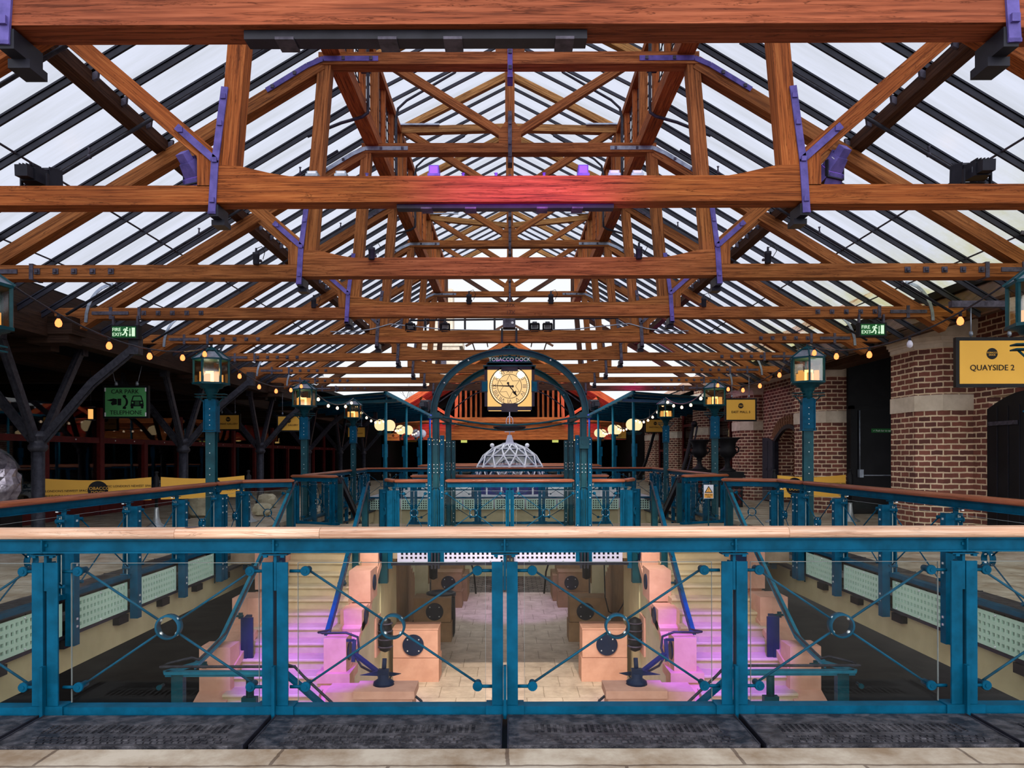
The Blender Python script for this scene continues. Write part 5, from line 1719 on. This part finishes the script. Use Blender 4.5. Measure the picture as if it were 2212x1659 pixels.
for sx, w, x, z in ((-1, 'west', -6.3, 3.53), (1, 'east', 5.93, 3.545)):
    y = 12.1
    t = thing('exit_sign', 'green FIRE EXIT sign with running figure hung under the %s end of a truss' % w, 'sign', (x, y, z))
    part('case', MB().box(x - 0.215, x + 0.235, y, y + 0.12, z - 0.115, z + 0.115), M_BLACK, t)
    part('face', MB().box(x - 0.19, x + 0.20, y - 0.006, y + 0.001, z - 0.09, z + 0.09), M_EXITG, t)
    tx = text_mb('FIRE', 0.078, facing(x - 0.185, y - 0.010, z + 0.038), align='LEFT')
    tx.add(text_mb('EXIT', 0.078, facing(x - 0.185, y - 0.010, z - 0.042), align='LEFT'), Matrix())
    part('lettering', tx, M_PANEL, t)
    pg = MB()
    B = lambda a, c, w_=0.018: pg.beam((x + a[0], y - 0.009, z + a[1]), (x + c[0], y - 0.009, z + c[1]), w_, 0.005, up=(0, 1, 0))
    pg.lathe([(0.014, y - 0.011), (0.014, y - 0.006)], 10, (x + 0.055, 0, z + 0.065), 'y')
    B((0.045, 0.045), (0.025, 0.0), 0.028)
    B((0.03, 0.0), (0.055, -0.03))
    B((0.055, -0.03), (0.045, -0.07))
    B((0.025, 0.0), (0.0, -0.045))
    B((0.0, -0.045), (-0.03, -0.045))
    B((0.045, 0.04), (0.075, 0.02), 0.013)
    B((0.045, 0.045), (0.01, 0.05), 0.013)
    B((0.01, 0.05), (0.0, 0.02), 0.013)
    B((0.105, 0.06), (0.105, -0.06), 0.012)
    B((0.092, -0.04), (0.105, -0.07), 0.01)
    B((0.118, -0.04), (0.105, -0.07), 0.01)
    pg.box(x + 0.135, x + 0.185, y - 0.011, y - 0.006, z - 0.07, z + 0.07)
    part('pictogram', pg, M_PANEL, t)
    part('bracket', MB().box(x - 0.21, x - 0.18, y + 0.03, y + 0.08, z + 0.11, 3.80).box(x + 0.19, x + 0.22, y + 0.03, y + 0.08, z + 0.11, 3.80), M_IRON, t)

# ================================================================== banners on stanchions
def banner(label, p0, p1, z0, z1, texts, disc):
    """disc: (fraction along, radius); texts: (string, fraction, dz, size)"""
    p0, p1 = V((*p0, 0)), V((*p1, 0))
    L = (p1 - p0).length
    ax = (p1 - p0).normalized()
    t = thing('barrier_banner', label, 'banner', tuple(p0))
    m = MB()
    n = 12
    for k in range(n):
        a, b = p0.lerp(p1, k / n), p0.lerp(p1, (k + 1) / n)
        sa, sb = 0.05 * sin(pi * k / n), 0.05 * sin(pi * (k + 1) / n)
        m.quad(a + V((0, 0, z0)), b + V((0, 0, z0)), b + V((0, 0, z1 - sb)), a + V((0, 0, z1 - sa)))
        m.quad(a + V((0, 0.006, z0)), b + V((0, 0.006, z0)), b + V((0, 0.006, z1 - sb)), a + V((0, 0.006, z1 - sa)))
    part('cloth', m, M_YELLOW, t)
    nrm = V((ax.y, -ax.x, 0)) * 0.008
    for (f, r) in disc:
        c = p0.lerp(p1, f) + V((0, 0, (z0 + z1) / 2 - 0.01))
        d = MB()
        b = len(d.v)
        for k in range(32):
            an = 2 * pi * k / 32
            d.v.append(c + ax * (r * cos(an)) + V((0, 0, r * sin(an))) + nrm)
        d.face(tuple(range(32)))
        part('logo_disc', d, M_BLACK, t)
        lg = text_mb('TOBACCO', 0.088, facing(*(c + nrm * 1.5 + V((0, 0, 0.03))), ax))
        lg.add(text_mb('DOCK', 0.088, facing(*(c + nrm * 1.5 + V((0, 0, -0.055))), ax)), Matrix())
        part('logo_lettering', lg, M_YELLOW, t)
    tx = MB()
    for (s_, f, dz, sz) in texts:
        c = p0.lerp(p1, f) + V((0, 0, (z0 + z1) / 2 + dz))
        tx.add(text_mb(s_, sz, facing(*(c + nrm * 1.2), ax)), Matrix())
    part('lettering', tx, M_BLACK, t)
    return t


HL = "HISTORIC LONDON'S NEWEST SPACE"
banner('long yellow banner with black round badge stretched behind the nearest west guard', (-9.35, 14.8), (-7.55, 15.6), 0.58, 1.06, [(HL, 0.15, -0.02, 0.062), ('REBORN 2012', 0.17, -0.13, 0.09), (HL, 0.76, 0.06, 0.062)], [(0.5, 0.185)])
banner('second yellow banner, running behind the west street lamp post', (-7.42, 15.75), (-6.02, 16.8), 0.58, 1.06, [(HL, 0.2, -0.02, 0.055), ('REBORN 2012', 0.9, -0.06, 0.085)], [(0.62, 0.185)])
banner('yellow banner with black round badge before the brick piers on the east side', (5.95, 16.55), (7.6, 16.75), 0.55, 1.05, [(HL, 0.74, 0.05, 0.055)], [(0.26, 0.20)])
for i, (x, y, lb) in enumerate(((-7.48, 15.68, 'black banner post on a flared grey base between the two west banners'), (-5.96, 16.9, 'black banner post on a flared grey base ending the second west banner'),
                                (5.9, 16.5, 'black banner post on a flared grey base at the east banner'), (7.7, 16.75, 'black banner post at the pier end of the east banner'))):
    t = thing('stanchion', lb, 'post', (x, y, 0), group=None)
    part('base', MB().lathe([(0.21, 0), (0.20, 0.02), (0.10, 0.08), (0.06, 0.2), (0.045, 0.38), (0.04, 0.42)], 20, (x, y, 0)), M_GALV, t)
    part('pole', MB().lathe([(0.032, 0.4), (0.032, 0.62), (0.058, 0.64), (0.058, 1.05), (0.03, 1.08), (0.03, 1.14), (0.045, 1.16), (0.02, 1.18)], 14, (x, y, 0)), M_BLACK, t)

# ================================================================== urns, stones, sheeted thing
for i, (x, y, lb) in enumerate(((6.35, 21.6, 'black iron urn on a square plinth below the EAST MALL 5 sign'), (6.25, 24.4, 'black iron urn on a square plinth beside the curved black timber'))):
    t = thing('urn', lb, 'urn', (x, y, 0))
    part('plinth', MB().box(x - 0.34, x + 0.34, y - 0.34, y + 0.34, 0, 0.85).box(x - 0.40, x + 0.40, y - 0.40, y + 0.40, 0.85, 0.93).box(x - 0.37, x + 0.37, y - 0.37, y + 0.37, 0.93, 1.02), M_BLACK, t)
    dm = MB()
    for a in range(4):
        for b_ in range(4):
            cx, cz = x - 0.24 + a * 0.16, 0.15 + b_ * 0.17
            dm.prism([(cx, cz - 0.07), (cx + 0.06, cz), (cx, cz + 0.07), (cx - 0.06, cz)], y - 0.35, y - 0.34)
    part('lozenge_trim', dm, M_RED, t)
    part('bowl', MB().lathe([(0.24, 1.02), (0.23, 1.06), (0.12, 1.12), (0.08, 1.2), (0.07, 1.32), (0.10, 1.36), (0.09, 1.40), (0.19, 1.46), (0.25, 1.56), (0.25, 1.64), (0.22, 1.70), (0.24, 1.85), (0.30, 1.94), (0.36, 1.98), (0.36, 2.01), (0.28, 2.0)], 24, (x, y, 0)), M_BLACK, t)
    for sx in (-1, 1):
        part('handle', MB().tube([(x + sx * 0.23, y, 1.55), (x + sx * 0.32, y, 1.6), (x + sx * 0.33, y, 1.7), (x + sx * 0.27, y, 1.75), (x + sx * 0.23, y, 1.72)], 0.025, 8), M_BLACK, t)
sp_pts = [(5.75 + 0.9 * f, 25.6 + 1.2 * f, 0.6 + 2.0 * (f ** 1.7)) for f in [i / 12 for i in range(13)]]
t = thing('curved_timber', 'black curved ship timber sweeping up to a scrolled end beside the urns', 'timber', sp_pts[0])
part('spar', MB().tube(sp_pts, [0.07] * 11 + [0.06, 0.05], 8), M_BLACK, t)
part('spar', MB().tube([(a + 0.14, b, c - 0.05) for a, b, c in sp_pts], 0.035, 6), M_BAR, t)
part('scroll', MB().sphere((6.68, 26.8, 2.62), 0.12, 10, 8), M_BLACK, t)
sp2 = [(5.9 + 1.0 * f, 34 + 1.2 * f, 0.5 + 2.2 * f ** 1.4) for f in [i / 10 for i in range(11)]]
solo('curved_timber', MB().tube(sp2, 0.07, 8), M_BLACK, 'second black curved timber further along the east side before the far signs', 'timber', loc=sp2[0])
solo('wall_plaque', MB().prism([(0, 0.32), (0.12, 0.28), (0.16, 0.1), (0.10, -0.2), (0, -0.32), (-0.10, -0.2), (-0.16, 0.1), (-0.12, 0.28)], -0.05, 0.0).xf(Matrix.Translation((WX - 0.32, 26.0, 2.2)) @ Matrix.Rotation(R(-60), 4, 'Z')), M_IRON, 'grey shield shaped plaque on the brickwork under the EAST MALL 5 sign', 'plaque', loc=(WX - 0.32, 26, 2.2))


def boulder(label, c, s, seed):
    rr = random.Random(seed)
    m = MB().sphere((0, 0, 0), 1.0, 10, 7)
    mx_ = Matrix.Diagonal((*s, 1))
    j = {}
    for i, p in enumerate(m.v):
        k = (round(p.x, 2), round(p.y, 2), round(p.z, 2))
        j.setdefault(k, 0.86 + rr.random() * 0.26)
        q = p * j[k]
        q = V([math.copysign(min(abs(a), 0.80), a) for a in q])
        m.v[i] = (mx_ @ q) + V(c)
    m.sm = [False] * len(m.sm)
    o = solo('boulder', m, M_BOULDER, label, 'stone', loc=(c[0], c[1], 0))
    return o


boulder('pale sandstone boulder on the west paving behind the third near guard post', (-7.75, 18.3, 0.34), (0.56, 0.35, 0.43), 3)
boulder('smaller pale sandstone boulder further along the west paving', (-7.0, 21.4, 0.2), (0.32, 0.25, 0.26), 5)
boulder('flat sandstone lump on the west paving close to the second banner post', (-6.2, 18.6, 0.16), (0.28, 0.22, 0.20), 9)
m = MB().sphere((0, 0, 0), 1, 22, 14)
rr = random.Random(4)
jit = {}
for i, p in enumerate(m.v):
    k = (round(p.x, 2), round(p.y, 2), round(p.z, 2))
    jit.setdefault(k, 0.90 + rr.random() * 0.16)
    m.v[i] = V((p.x * 0.52, p.y * 0.4, p.z * 0.62)) * jit[k] + V((-9.55, 13.6, 1.0))
m.sm = [False] * len(m.sm)
t = thing('covered_machine', 'rounded machine under crumpled silver sheeting at the west picture edge', 'cover', (-9.55, 13.6, 0))
part('sheet', m, M_FOIL, t)
part('stand', MB().box(-9.95, -9.15, 13.3, 13.9, 0, 0.55), M_BLACK, t)

# warning notice on the glass by the east stairs
x, y, z = 3.92, 14.6, 0.78
t = thing('notice', 'white and orange warning notice with black triangle beside the east stairs', 'sign', (x, y, z))
part('board', MB().box(x - 0.095, x + 0.095, y, y + 0.008, z - 0.135, z + 0.135), M_WHITE, t)
part('orange_panel', MB().box(x - 0.085, x + 0.085, y - 0.003, y, z - 0.125, z - 0.035), M_ORANGE, t)
part('triangle', MB().prism([(x - 0.082, z - 0.022), (x + 0.082, z - 0.022), (x, z + 0.115)], y - 0.003, y), M_BLACK, t)
part('triangle_field', MB().prism([(x - 0.058, z - 0.008), (x + 0.058, z - 0.008), (x, z + 0.088)], y - 0.005, y - 0.003), M_ORANGE, t)
part('lettering', text_mb('!', 0.085, facing(x, y - 0.006, z + 0.028)).add(text_mb('Mind the', 0.042, facing(x, y - 0.005, z - 0.062)), Matrix()).add(text_mb('step', 0.042, facing(x, y - 0.005, z - 0.102)), Matrix()), M_BLACK, t)
part('holder', MB().box(x - 0.012, x + 0.012, y + 0.008, y + 0.02, 0.0, z + 0.1), M_TEALD, t)

# ================================================================== stage lights
def flood(label, c, aim, s=1.0, lit=False, group=None, lens=None):
    t = thing('floodlight', label, 'light', tuple(c), group=group)
    d = (V(aim) - V(c)).normalized()
    q = d.to_track_quat('-Y', 'Z').to_matrix().to_4x4()
    M = Matrix.Translation(V(c)) @ q @ Matrix.Scale(s, 4)
    m = MB().beam((0, -0.05, 0), (0, 0.07, 0), 0.15, 0.12, w1=0.11, h1=0.10).box(-0.045, 0.045, 0.07, 0.15, -0.04, 0.04)
    m.prism([(-0.075, 0.06), (0.075, 0.06), (0.115, 0.105), (-0.115, 0.105)], -0.14, -0.135).beam((0, -0.05, 0.064), (0, -0.15, 0.10), 0.18, 0.006).beam((0, -0.05, -0.064), (0, -0.15, -0.10), 0.18, 0.006).beam((0.08, -0.05, 0), (0.118, -0.15, 0), 0.006, 0.17).beam((-0.08, -0.05, 0), (-0.118, -0.15, 0), 0.006, 0.17)
    for k in range(5):
        m.box(-0.055 + k * 0.025, -0.048 + k * 0.025, 0.0, 0.09, 0.05, 0.068)
    part('body', m.xf(M), M_BAR if not lit else M_VIOLET, t)
    part('lens', MB().box(-0.07, 0.07, -0.06, -0.052, -0.055, 0.055).xf(M), lens or (M_PUR if lit else M_STEEL), t)
    part('label_plate', MB().box(0.057, 0.060, 0.0, 0.045, -0.02, 0.02).box(-0.030, 0.030, 0.02, 0.06, 0.0505, 0.053).xf(M), M_WHITE if lit else M_STEEL, t)
    dn = MB().box(-0.10, -0.09, -0.01, 0.02, -0.12, 0.02).box(0.09, 0.10, -0.01, 0.02, -0.12, 0.02).box(-0.10, 0.10, -0.01, 0.02, -0.13, -0.12)
    part('yoke', dn.xf(Matrix.Translation(V(c)) @ Matrix.Rotation(math.atan2(-d.x, d.y) if abs(d.z) < 0.95 else 0, 4, 'Z') @ Matrix.Scale(s, 4)), M_BAR, t)
    return t


y = TY[1] + 0.1
flood('black floodlight on the west end of the pink-lit tie beam', (-4.34, y, 4.06), (-4.34, 12, 4.4), 1.25)
flood('black floodlight on the east end of the pink-lit tie beam', (4.28, y, 4.09), (4.6, 12, 4.4), 1.25)
flood('violet floodlight tilted steeply beside the west queen post of the pink-lit truss', (-2.90, y, 4.12), (-2.2, 8.2, 2.4), 1.05, True)
flood('violet floodlight tilted steeply beside the east queen post of the pink-lit truss', (2.98, y, 4.16), (2.3, 8.2, 2.6), 1.05, True)
for i, (x, zz, lit) in enumerate(((-0.68, 4.055, 1), (0.67, 4.055, 1), (-1.78, 4.04, 0), (-1.52, 4.04, 0), (0.95, 4.04, 0), (1.16, 4.045, 0))):
    t = thing('batten_light', '%s box light on top of the pink-lit tie beam, %s' % ('violet' if lit else 'pale', ['west of its middle', 'east of its middle', 'close to the west queen post', 'second from the west queen post', 'second from the east queen post', 'close to the east queen post'][i]), 'light', (x, y, zz))
    part('body', MB().box(x - 0.045, x + 0.045, y - 0.09, y + 0.06, 4.022, 4.022 + (0.10 if lit else 0.05)).box(x - 0.055, x + 0.055, y - 0.1, y + 0.07, 4.022, 4.045), M_VIOLET if lit else M_STEEL, t)
    part('lens', MB().box(x - 0.035, x + 0.035, y - 0.092, y - 0.09, 4.03, 4.022 + (0.09 if lit else 0.045)), M_PUR if lit else M_WHITE, t)
for i, x in enumerate((-1.30, -0.42, -0.12, 0.32)):
    solo('clamp_nut', MB().lathe([(0.03, 4.02), (0.03, 4.035), (0.015, 4.04), (0.012, 4.075), (0.02, 4.08)], 10, (x, y, 0)), M_VIOLET, 'small violet fixing on top of the pink-lit tie beam, %s from the west' % ORD[i], 'fixing', 'fixings on the pink-lit tie beam', loc=(x, y, 4.02))


def spot_can(label, x, y, zt, s=1.0):
    t = thing('spotlight', label, 'light', (x, y, zt))
    part('can', MB().lathe([(0.035 * s, -0.06 * s), (0.04 * s, -0.05 * s), (0.04 * s, 0.05 * s), (0.045 * s, 0.055 * s), (0.045 * s, 0.09 * s), (0.015 * s, 0.10 * s), (0.012 * s, 0.15 * s)], 12, (x, y, zt)), M_BAR, t)
    part('clamp', MB().box(x - 0.05 * s, x + 0.05 * s, y + 0.03, y + 0.08, zt - 0.01, zt + 0.015), M_IRON, t)
    part('loop_cable', MB().tube([(x, y, zt + 0.14 * s), (x + 0.07 * s, y, zt + 0.17 * s), (x + 0.11 * s, y, zt + 0.10 * s), (x + 0.07 * s, y + 0.05, zt + 0.02 * s)], 0.005, 5), M_BLACK, t)


for kk, nmk, xs in ((2, 'third', (-3.2, -1.74, 1.64, 3.27)), (3, 'fourth', (-3.2, -0.66, 0.68, 3.18))):
    for x, wh in zip(xs, ('at its west end', 'west of its middle', 'east of its middle', 'at its east end')):
        spot_can('small black spotlight clipped to the front of the %s tie beam, %s' % (nmk, wh), x, TY[kk] - 0.05, 4.04 if abs(x) < 2.6 else 3.98)
y = TY[4]
t = thing('light_bar', 'thin black bar carrying four floodlights above the fifth tie beam', 'bar', (0, y, 4.15))
part('tube', MB().tube([(-2.0, y + 0.1, 4.24), (0, y + 0.1, 4.26), (2.2, y + 0.1, 4.28)], 0.02, 6), M_BAR, t)
for x in (-1.7, -1.3, -0.9, -0.3, 0.4, 0.9):
    part('clamp', MB().box(x - 0.02, x + 0.02, y + 0.07, y + 0.13, 4.02, 4.29), M_BAR, t)
for x, wh in ((-2.0, 'outermost west'), (-1.3, 'inner west'), (0.51, 'inner east'), (0.77, 'outermost east')):
    flood('black floodlight hanging from the thin light bar, %s one' % wh, (x, y + 0.06, 4.13), (x * 0.9, y - 1.6, 3.2), 0.85)
t = thing('projector', 'grey projector box with small bright lens on the fifth tie beam', 'projector', (0, y, 4.05))
part('body', MB().box(-0.13, 0.12, y - 0.12, y + 0.2, 4.06, 4.24), M_IRON, t)
part('lens', MB().lathe([(0.025, -0.02), (0.025, 0)], 12, (0.06, y - 0.12, 4.15), 'y'), M_WHITE, t)
part('strap', MB().box(-0.17, -0.13, y - 0.03, y - 0.005, 3.76, 4.06).box(0.12, 0.16, y - 0.03, y - 0.005, 3.76, 4.06), M_BAR, t)
t = thing('timber_mark', 'faint carpenter numerals cut into the fourth tie beam', 'mark', (0, TY[3], 3.9))
part('lettering', text_mb('17X', 0.085, facing(0.02, TY[3] - 0.004, 3.965)).add(text_mb('17X', 0.085, facing(0.02, TY[3] - 0.004, 3.845)), Matrix()), M_DARKWOOD, t)
for sx, w in ((-1, 'west'), (1, 'east')):
    flood('black floodlight standing on the edge of the far %s canopy' % w, (sx * 4.45, 38.5, 4.15), (sx * 3.5, 44, 4.2), 2.6)
t = thing('magenta_light', 'glaring magenta lamp on the last tie beam east of the clock', 'light', (4.35, 25.7, 4.08))
part('body', MB().box(4.2, 4.5, 25.75, 25.95, 4.02, 4.16), M_BAR, t)
part('lens', MB().sphere((4.35, 25.72, 4.09), 0.09, 12, 8), M_MAG, t)
part('tube', MB().box(3.2, 5.6, 25.78, 25.84, 4.05, 4.09), glow('white_tube_glow', (0.9, 0.95, 1), 0.9), t)
lamp('magenta_glare', 'POINT', (4.35, 25.5, 4.1), 30, MAGENTA, size=0.1)

# ================================================================== far court: canopies, dome, gable hall, tower
for sx, w in ((-1, 'west'), (1, 'east')):
    t = thing('court_canopy', 'teal ribbed canopy along the %s side of the open court' % w, 'canopy', (sx * 6, 34, 3.5))
    x0, x1, z0_, z1_ = sx * 4.42, sx * 8.2, 3.72, 3.42
    part('roof_sheet', MB().prism([(x0, z0_), (x1, z1_), (x1, z1_ + 0.05), (x0, z0_ + 0.05)], 26.3, 43.6), M_TEALD, t)
    part('edge_channel', MB().beam((x0, 26.3, z0_ + 0.02), (x0, 43.6, z0_ + 0.02), 0.10, 0.12), M_TEALL, t)
    for k in range(14):
        y = 26.5 + k * 1.3
        part('rib', MB().beam((x0, y, z0_ - 0.07), (x1, y, z1_ - 0.07), 0.06, 0.10), M_TEAL, t)
    part('front_beam', MB().beam((sx * 4.0, 26.25, 3.45), (sx * 8.2, 26.25, 3.30), 0.08, 0.10), M_TEALD, t)
    for k, y in enumerate((27.2, 32.6, 38.0, 42.3)):
        part('post', MB().tube([(sx * 4.55, y, 0), (sx * 4.55, y, z0_)], 0.055, 8), M_TEALL, t)
    # side roofs in the court
solo('east_pantile_roof', MB().prism([(7.9, 4.3), (13, 7.2), (13, 7.35), (7.9, 4.45)], 26.5, 44), blocks('pantile', 'floor', 0.3, 0.3, (0.35, 0.16, 0.1), (0.45, 0.25, 0.17), (0.7, 0.6, 0.5), 0.03, 0.8), 'sloping tiled roof above the east side of the court', 'roof', loc=(9, 34, 4.5))

# glass dome
DC, DR, DY = V((0, 29.6, 0.56)), 1.42, 29.6
t = thing('glass_dome', 'white geodesic glass dome with ringed spire in the open court', 'dome', (0, DY, 0))


def dpt(el, az, r=DR):
    return DC + V((r * cos(el) * cos(az), r * cos(el) * sin(az), r * sin(el)))


rings = [R(0), R(22), R(42), R(60), R(77)]
fm = MB()
for ri, el in enumerate(rings):
    n = 14
    for k in range(n):
        sh = (pi / n) * (ri % 2)
        a, b = 2 * pi * k / n + sh, 2 * pi * (k + 1) / n + sh
        fm.beam(dpt(el, a), dpt(el, b), 0.045, 0.045)
        if ri + 1 < len(rings):
            sh2 = (pi / n) * ((ri + 1) % 2)
            for d_ in (0, 1) if ri % 2 else (0, -1):
                c = 2 * pi * (k + d_) / n + sh2
                fm.beam(dpt(el, a), dpt(rings[ri + 1], c), 0.04, 0.04)
part('frame', fm, M_WHITE, t)
pr = [(max(1e-3, (DR - 0.03) * cos(e)), 0.56 + (DR - 0.03) * sin(e)) for e in [R(90 * i / 8) for i in range(9)]]
part('glass_shell', MB().lathe(pr, 28, (0, DY, 0)), M_DOMEG, t)
part('lantern', MB().lathe([(0.28, 1.93), (0.30, 1.95), (0.30, 1.99), (0.22, 2.01)], 16, (0, DY, 0)).lathe([(0.17, 2.0), (0.08, 2.32)], 4, (0, DY, 0), smooth=False), M_LILAC, t)
rg = [(0.30 * cos(a), DY, 2.85 + 0.22 * sin(a)) for a in [2 * pi * k / 24 for k in range(24)]]
sp_ = MB().tube([(0, DY, 2.3), (0, DY, 3.25)], 0.02, 6).tube([(x_ * 0.45, y_, z_) for x_, y_, z_ in rg], 0.014, 6, closed=True).beam((-0.32, DY, 2.73), (0.32, DY, 2.73), 0.06, 0.07).beam((-0.2, DY, 2.45), (0.2, DY, 2.45), 0.03, 0.03).beam((0, DY - 0.35, 2.73), (0, DY + 0.35, 2.73), 0.06, 0.07)
part('spire', sp_, M_LILAC, t)
for sx in (-1, 1):
    part('snail_trim', MB().sphere(dpt(R(62), 0 if sx > 0 else pi, DR + 0.07) + V((0, 0, 0.03)), 0.09, 8, 6), M_WHITE, t)
dr = MB()
for k in range(14):
    a = 2 * pi * k / 14
    dr.beam((1.42 * cos(a), DY + 1.42 * sin(a), 0.0), (1.42 * cos(a), DY + 1.42 * sin(a), 0.56), 0.06, 0.05)
part('drum_post', dr, M_WHITE, t)
part('drum_panel', MB().lathe([(1.40, 0.0), (1.40, 0.56)], 28, (0, DY, 0), cap=False), M_DOMEB, t)

# second hall beyond the court
GY = 44.0
gz = lambda x_: 8.35 - 0.60 * abs(x_)
t = thing('far_hall', 'gabled timber hall at the end of the court, its eaves washed magenta', 'building', (0, GY, 0))
for sx in (-1, 1):
    part('barge_board', MB().beam((0, GY, gz(0)), (sx * 7.4, GY, gz(7.4)), 0.12, 0.34), M_BEAM, t)
    part('roof_slope', MB().quad((0, GY, gz(0) + .2), (sx * 7.6, GY, gz(7.6) + .2), (sx * 7.6, 70, gz(7.6) + .2), (0, 70, gz(0) + .2)), M_DARKWOOD, t)
    for k in range(4):
        part('rafter', MB().beam((0, GY + 0.5 + k * 1.6, gz(0) - .1), (sx * 7.3, GY + 0.5 + k * 1.6, gz(7.3) - .1), 0.12, 0.2), M_BEAM, t)
    part('strut', MB().beam((sx * 5.2, GY + 0.1, 4.9), (sx * 3.25, GY + 0.1, 3.65), 0.16, 0.16), M_BEAM, t)
    part('queen_post', MB().beam((sx * 3.2, GY + 0.1, 3.3), (sx * 3.1, GY + 0.1, 6.4), 0.18, 0.18), M_BEAM, t)
    for k in range(5):
        part('stud', MB().beam((sx * (2.95 - k * 0.27), GY + 0.6 + k * 0.9, 3.4), (sx * (2.95 - k * 0.27), GY + 0.6 + k * 0.9, 6.4), 0.13, 0.13), M_BEAM, t)
    part('lantern_frame', MB().beam((sx * 0.0, GY - 0.02, 9.4), (sx * 2.6, GY - 0.02, 8.0), 0.1, 0.12).beam((sx * 0.6, GY, 9.0), (sx * 0.6, GY + 4, 9.0), 0.06, 0.06).beam((sx * 1.4, GY, 8.55), (sx * 1.4, GY + 4, 8.55), 0.06, 0.06).beam((sx * 2.2, GY, 8.2), (sx * 2.2, GY + 4, 8.2), 0.06, 0.06), M_DARKWOOD, t)
part('tie_beam', MB().beam((-7.3, GY + 0.1, 3.62), (7.3, GY + 0.1, 3.62), 0.25, 0.30), M_BEAM, t)
bd = MB()
for k in range(6):
    bd.beam((-7, GY + 0.5 + k * 0.02, 3.38 - k * 0.17), (7, GY + 0.5 + k * 0.02, 3.38 - k * 0.17), 0.05, 0.165)
part('boarding', bd, M_BEAM, t)
part('collar', MB().beam((-3.2, GY + 0.1, 6.45), (3.2, GY + 0.1, 6.45), 0.18, 0.18), M_BEAM, t)
m = MB().box(-12, 12, 66, 66.2, 0, 3.6)
m.prism([(-7.4, 3.3), (7.4, 3.3), (7.4, 3.9), (0, 8.3), (-7.4, 3.9)], 58, 58.2)
struct('wall_north', m, M_DARK)
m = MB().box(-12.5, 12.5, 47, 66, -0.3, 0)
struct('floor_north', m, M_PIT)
m = MB().box(-16, -7.4, GY + 1, GY + 1.2, 0, 4.6).box(7.8, 12, GY + 1, GY + 1.2, 0, 4.6).box(-7.4, 7.4, 47, 66, 3.3, 3.4).box(-7.8, -7.6, GY + 1, 66, 0, 4.4).box(7.6, 7.8, GY + 1, 66, 0, 4.4)
struct('wall_far_hall', m, M_DARK)
for sx, w in ((-1, 'west'), (1, 'east')):
    solo('exit_lamp', MB().box(sx * 3.7 - 0.25, sx * 3.7 + 0.25, 60, 60.05, 2.55, 2.75), glow('exit_lamp_glow_' + w, (0.75, 0.8, 0.2), 0.6), 'tiny greenish lit exit box deep in the far hall, %s one' % w, 'sign', loc=(sx * 3.7, 60, 2.6))
# church tower beyond
TYP = 95.0
t = thing('stone_tower', 'pale classical church tower seen through the roof gap west of the clock', 'tower', (-9.0, TYP, 0))
m = MB().box(-11.0, -6.6, TYP, TYP + 4, 0, 15.5)
part('shaft', m, M_STONE, t)
part('cornice', MB().box(-11.6, -6.0, TYP - 0.5, TYP + 4.4, 15.5, 16.3).box(-11.2, -6.4, TYP - 0.3, TYP + 4.2, 15.0, 15.5), M_STONE, t)
part('upper_stage', MB().box(-10.3, -7.3, TYP + 0.4, TYP + 3.4, 16.3, 23.0), M_STONE, t)
part('window', MB().prism([(-9.5, 12), (-8.1, 12), (-8.1, 14)] + [(-8.8 + 0.7 * cos(a), 14 + 0.7 * sin(a)) for a in (0.5, 1.0, 1.57, 2.1, 2.6)] + [(-9.5, 14)], TYP - 0.05, TYP), M_IRON, t)
part('window', MB().prism([(-9.2, 17.5), (-8.4, 17.5), (-8.4, 20)] + [(-8.8 + 0.4 * cos(a), 20 + 0.4 * sin(a)) for a in (0.5, 1.57, 2.6)] + [(-9.2, 20)], TYP + 0.35, TYP + 0.4), M_IRON, t)
m = MB()
random.seed(11)


def twig(p, d, L, dep):
    q = p + d * L
    m.tube([p, q], [0.035 * (dep + 1) / 3, 0.02 * (dep + 1) / 3], 5)
    if dep:
        for k in range(3):
            twig(p.lerp(q, 0.55 + 0.2 * k), (d + V((random.uniform(-.8, .8), random.uniform(-.4, .4), random.uniform(-.1, .6)))).normalized(), L * 0.62, dep - 1)


m.tube([(-9.6, 70, 0), (-9.6, 70, 3.1)], 0.06, 6)
twig(V((-9.6, 70, 3)), V((0.1, 0, 1)), 2.6, 3)
solo('bare_tree', m, M_DARKWOOD, 'bare winter tree top showing over the court beside the magenta eaves', 'tree', loc=(-9.6, 70, 0))

# small lantern glowing inside the gallery, and cables draped over a tie beam
t = thing('wall_lantern', 'small amber lantern glowing alone in the dark west gallery behind the first branching column', 'lamp', (-9.05, 16.0, 2.4))
part('case', MB().box(-9.12, -8.98, 15.93, 16.07, 2.56, 2.58).box(-9.12, -8.98, 15.93, 16.07, 2.28, 2.30).tube([(-9.05, 16, 2.58), (-9.05, 16, 3.35)], 0.008, 5), M_BAR, t)
part('flame', MB().box(-9.09, -9.01, 15.97, 16.03, 2.31, 2.52), M_FLAMED, t)
for sx, w in ((-1, 'west'), (1, 'east')):
    y = TY[4] - 0.01
    pts = [(sx * 3.6, y, 4.0), (sx * 3.2, y, 3.98), (sx * 2.75, y, 4.05), (sx * 2.4, y, 4.15), (sx * 1.9, y, 4.10), (sx * 1.3, y + 0.06, 4.045), (sx * 0.6, y + 0.08, 4.035), (sx * 0.2, y + 0.08, 4.03)]
    solo('power_cable', MB().tube(pts, 0.012, 6), M_STEEL, 'pale cable draped over the %s half of the fifth tie beam' % w, 'cable', loc=pts[-1])
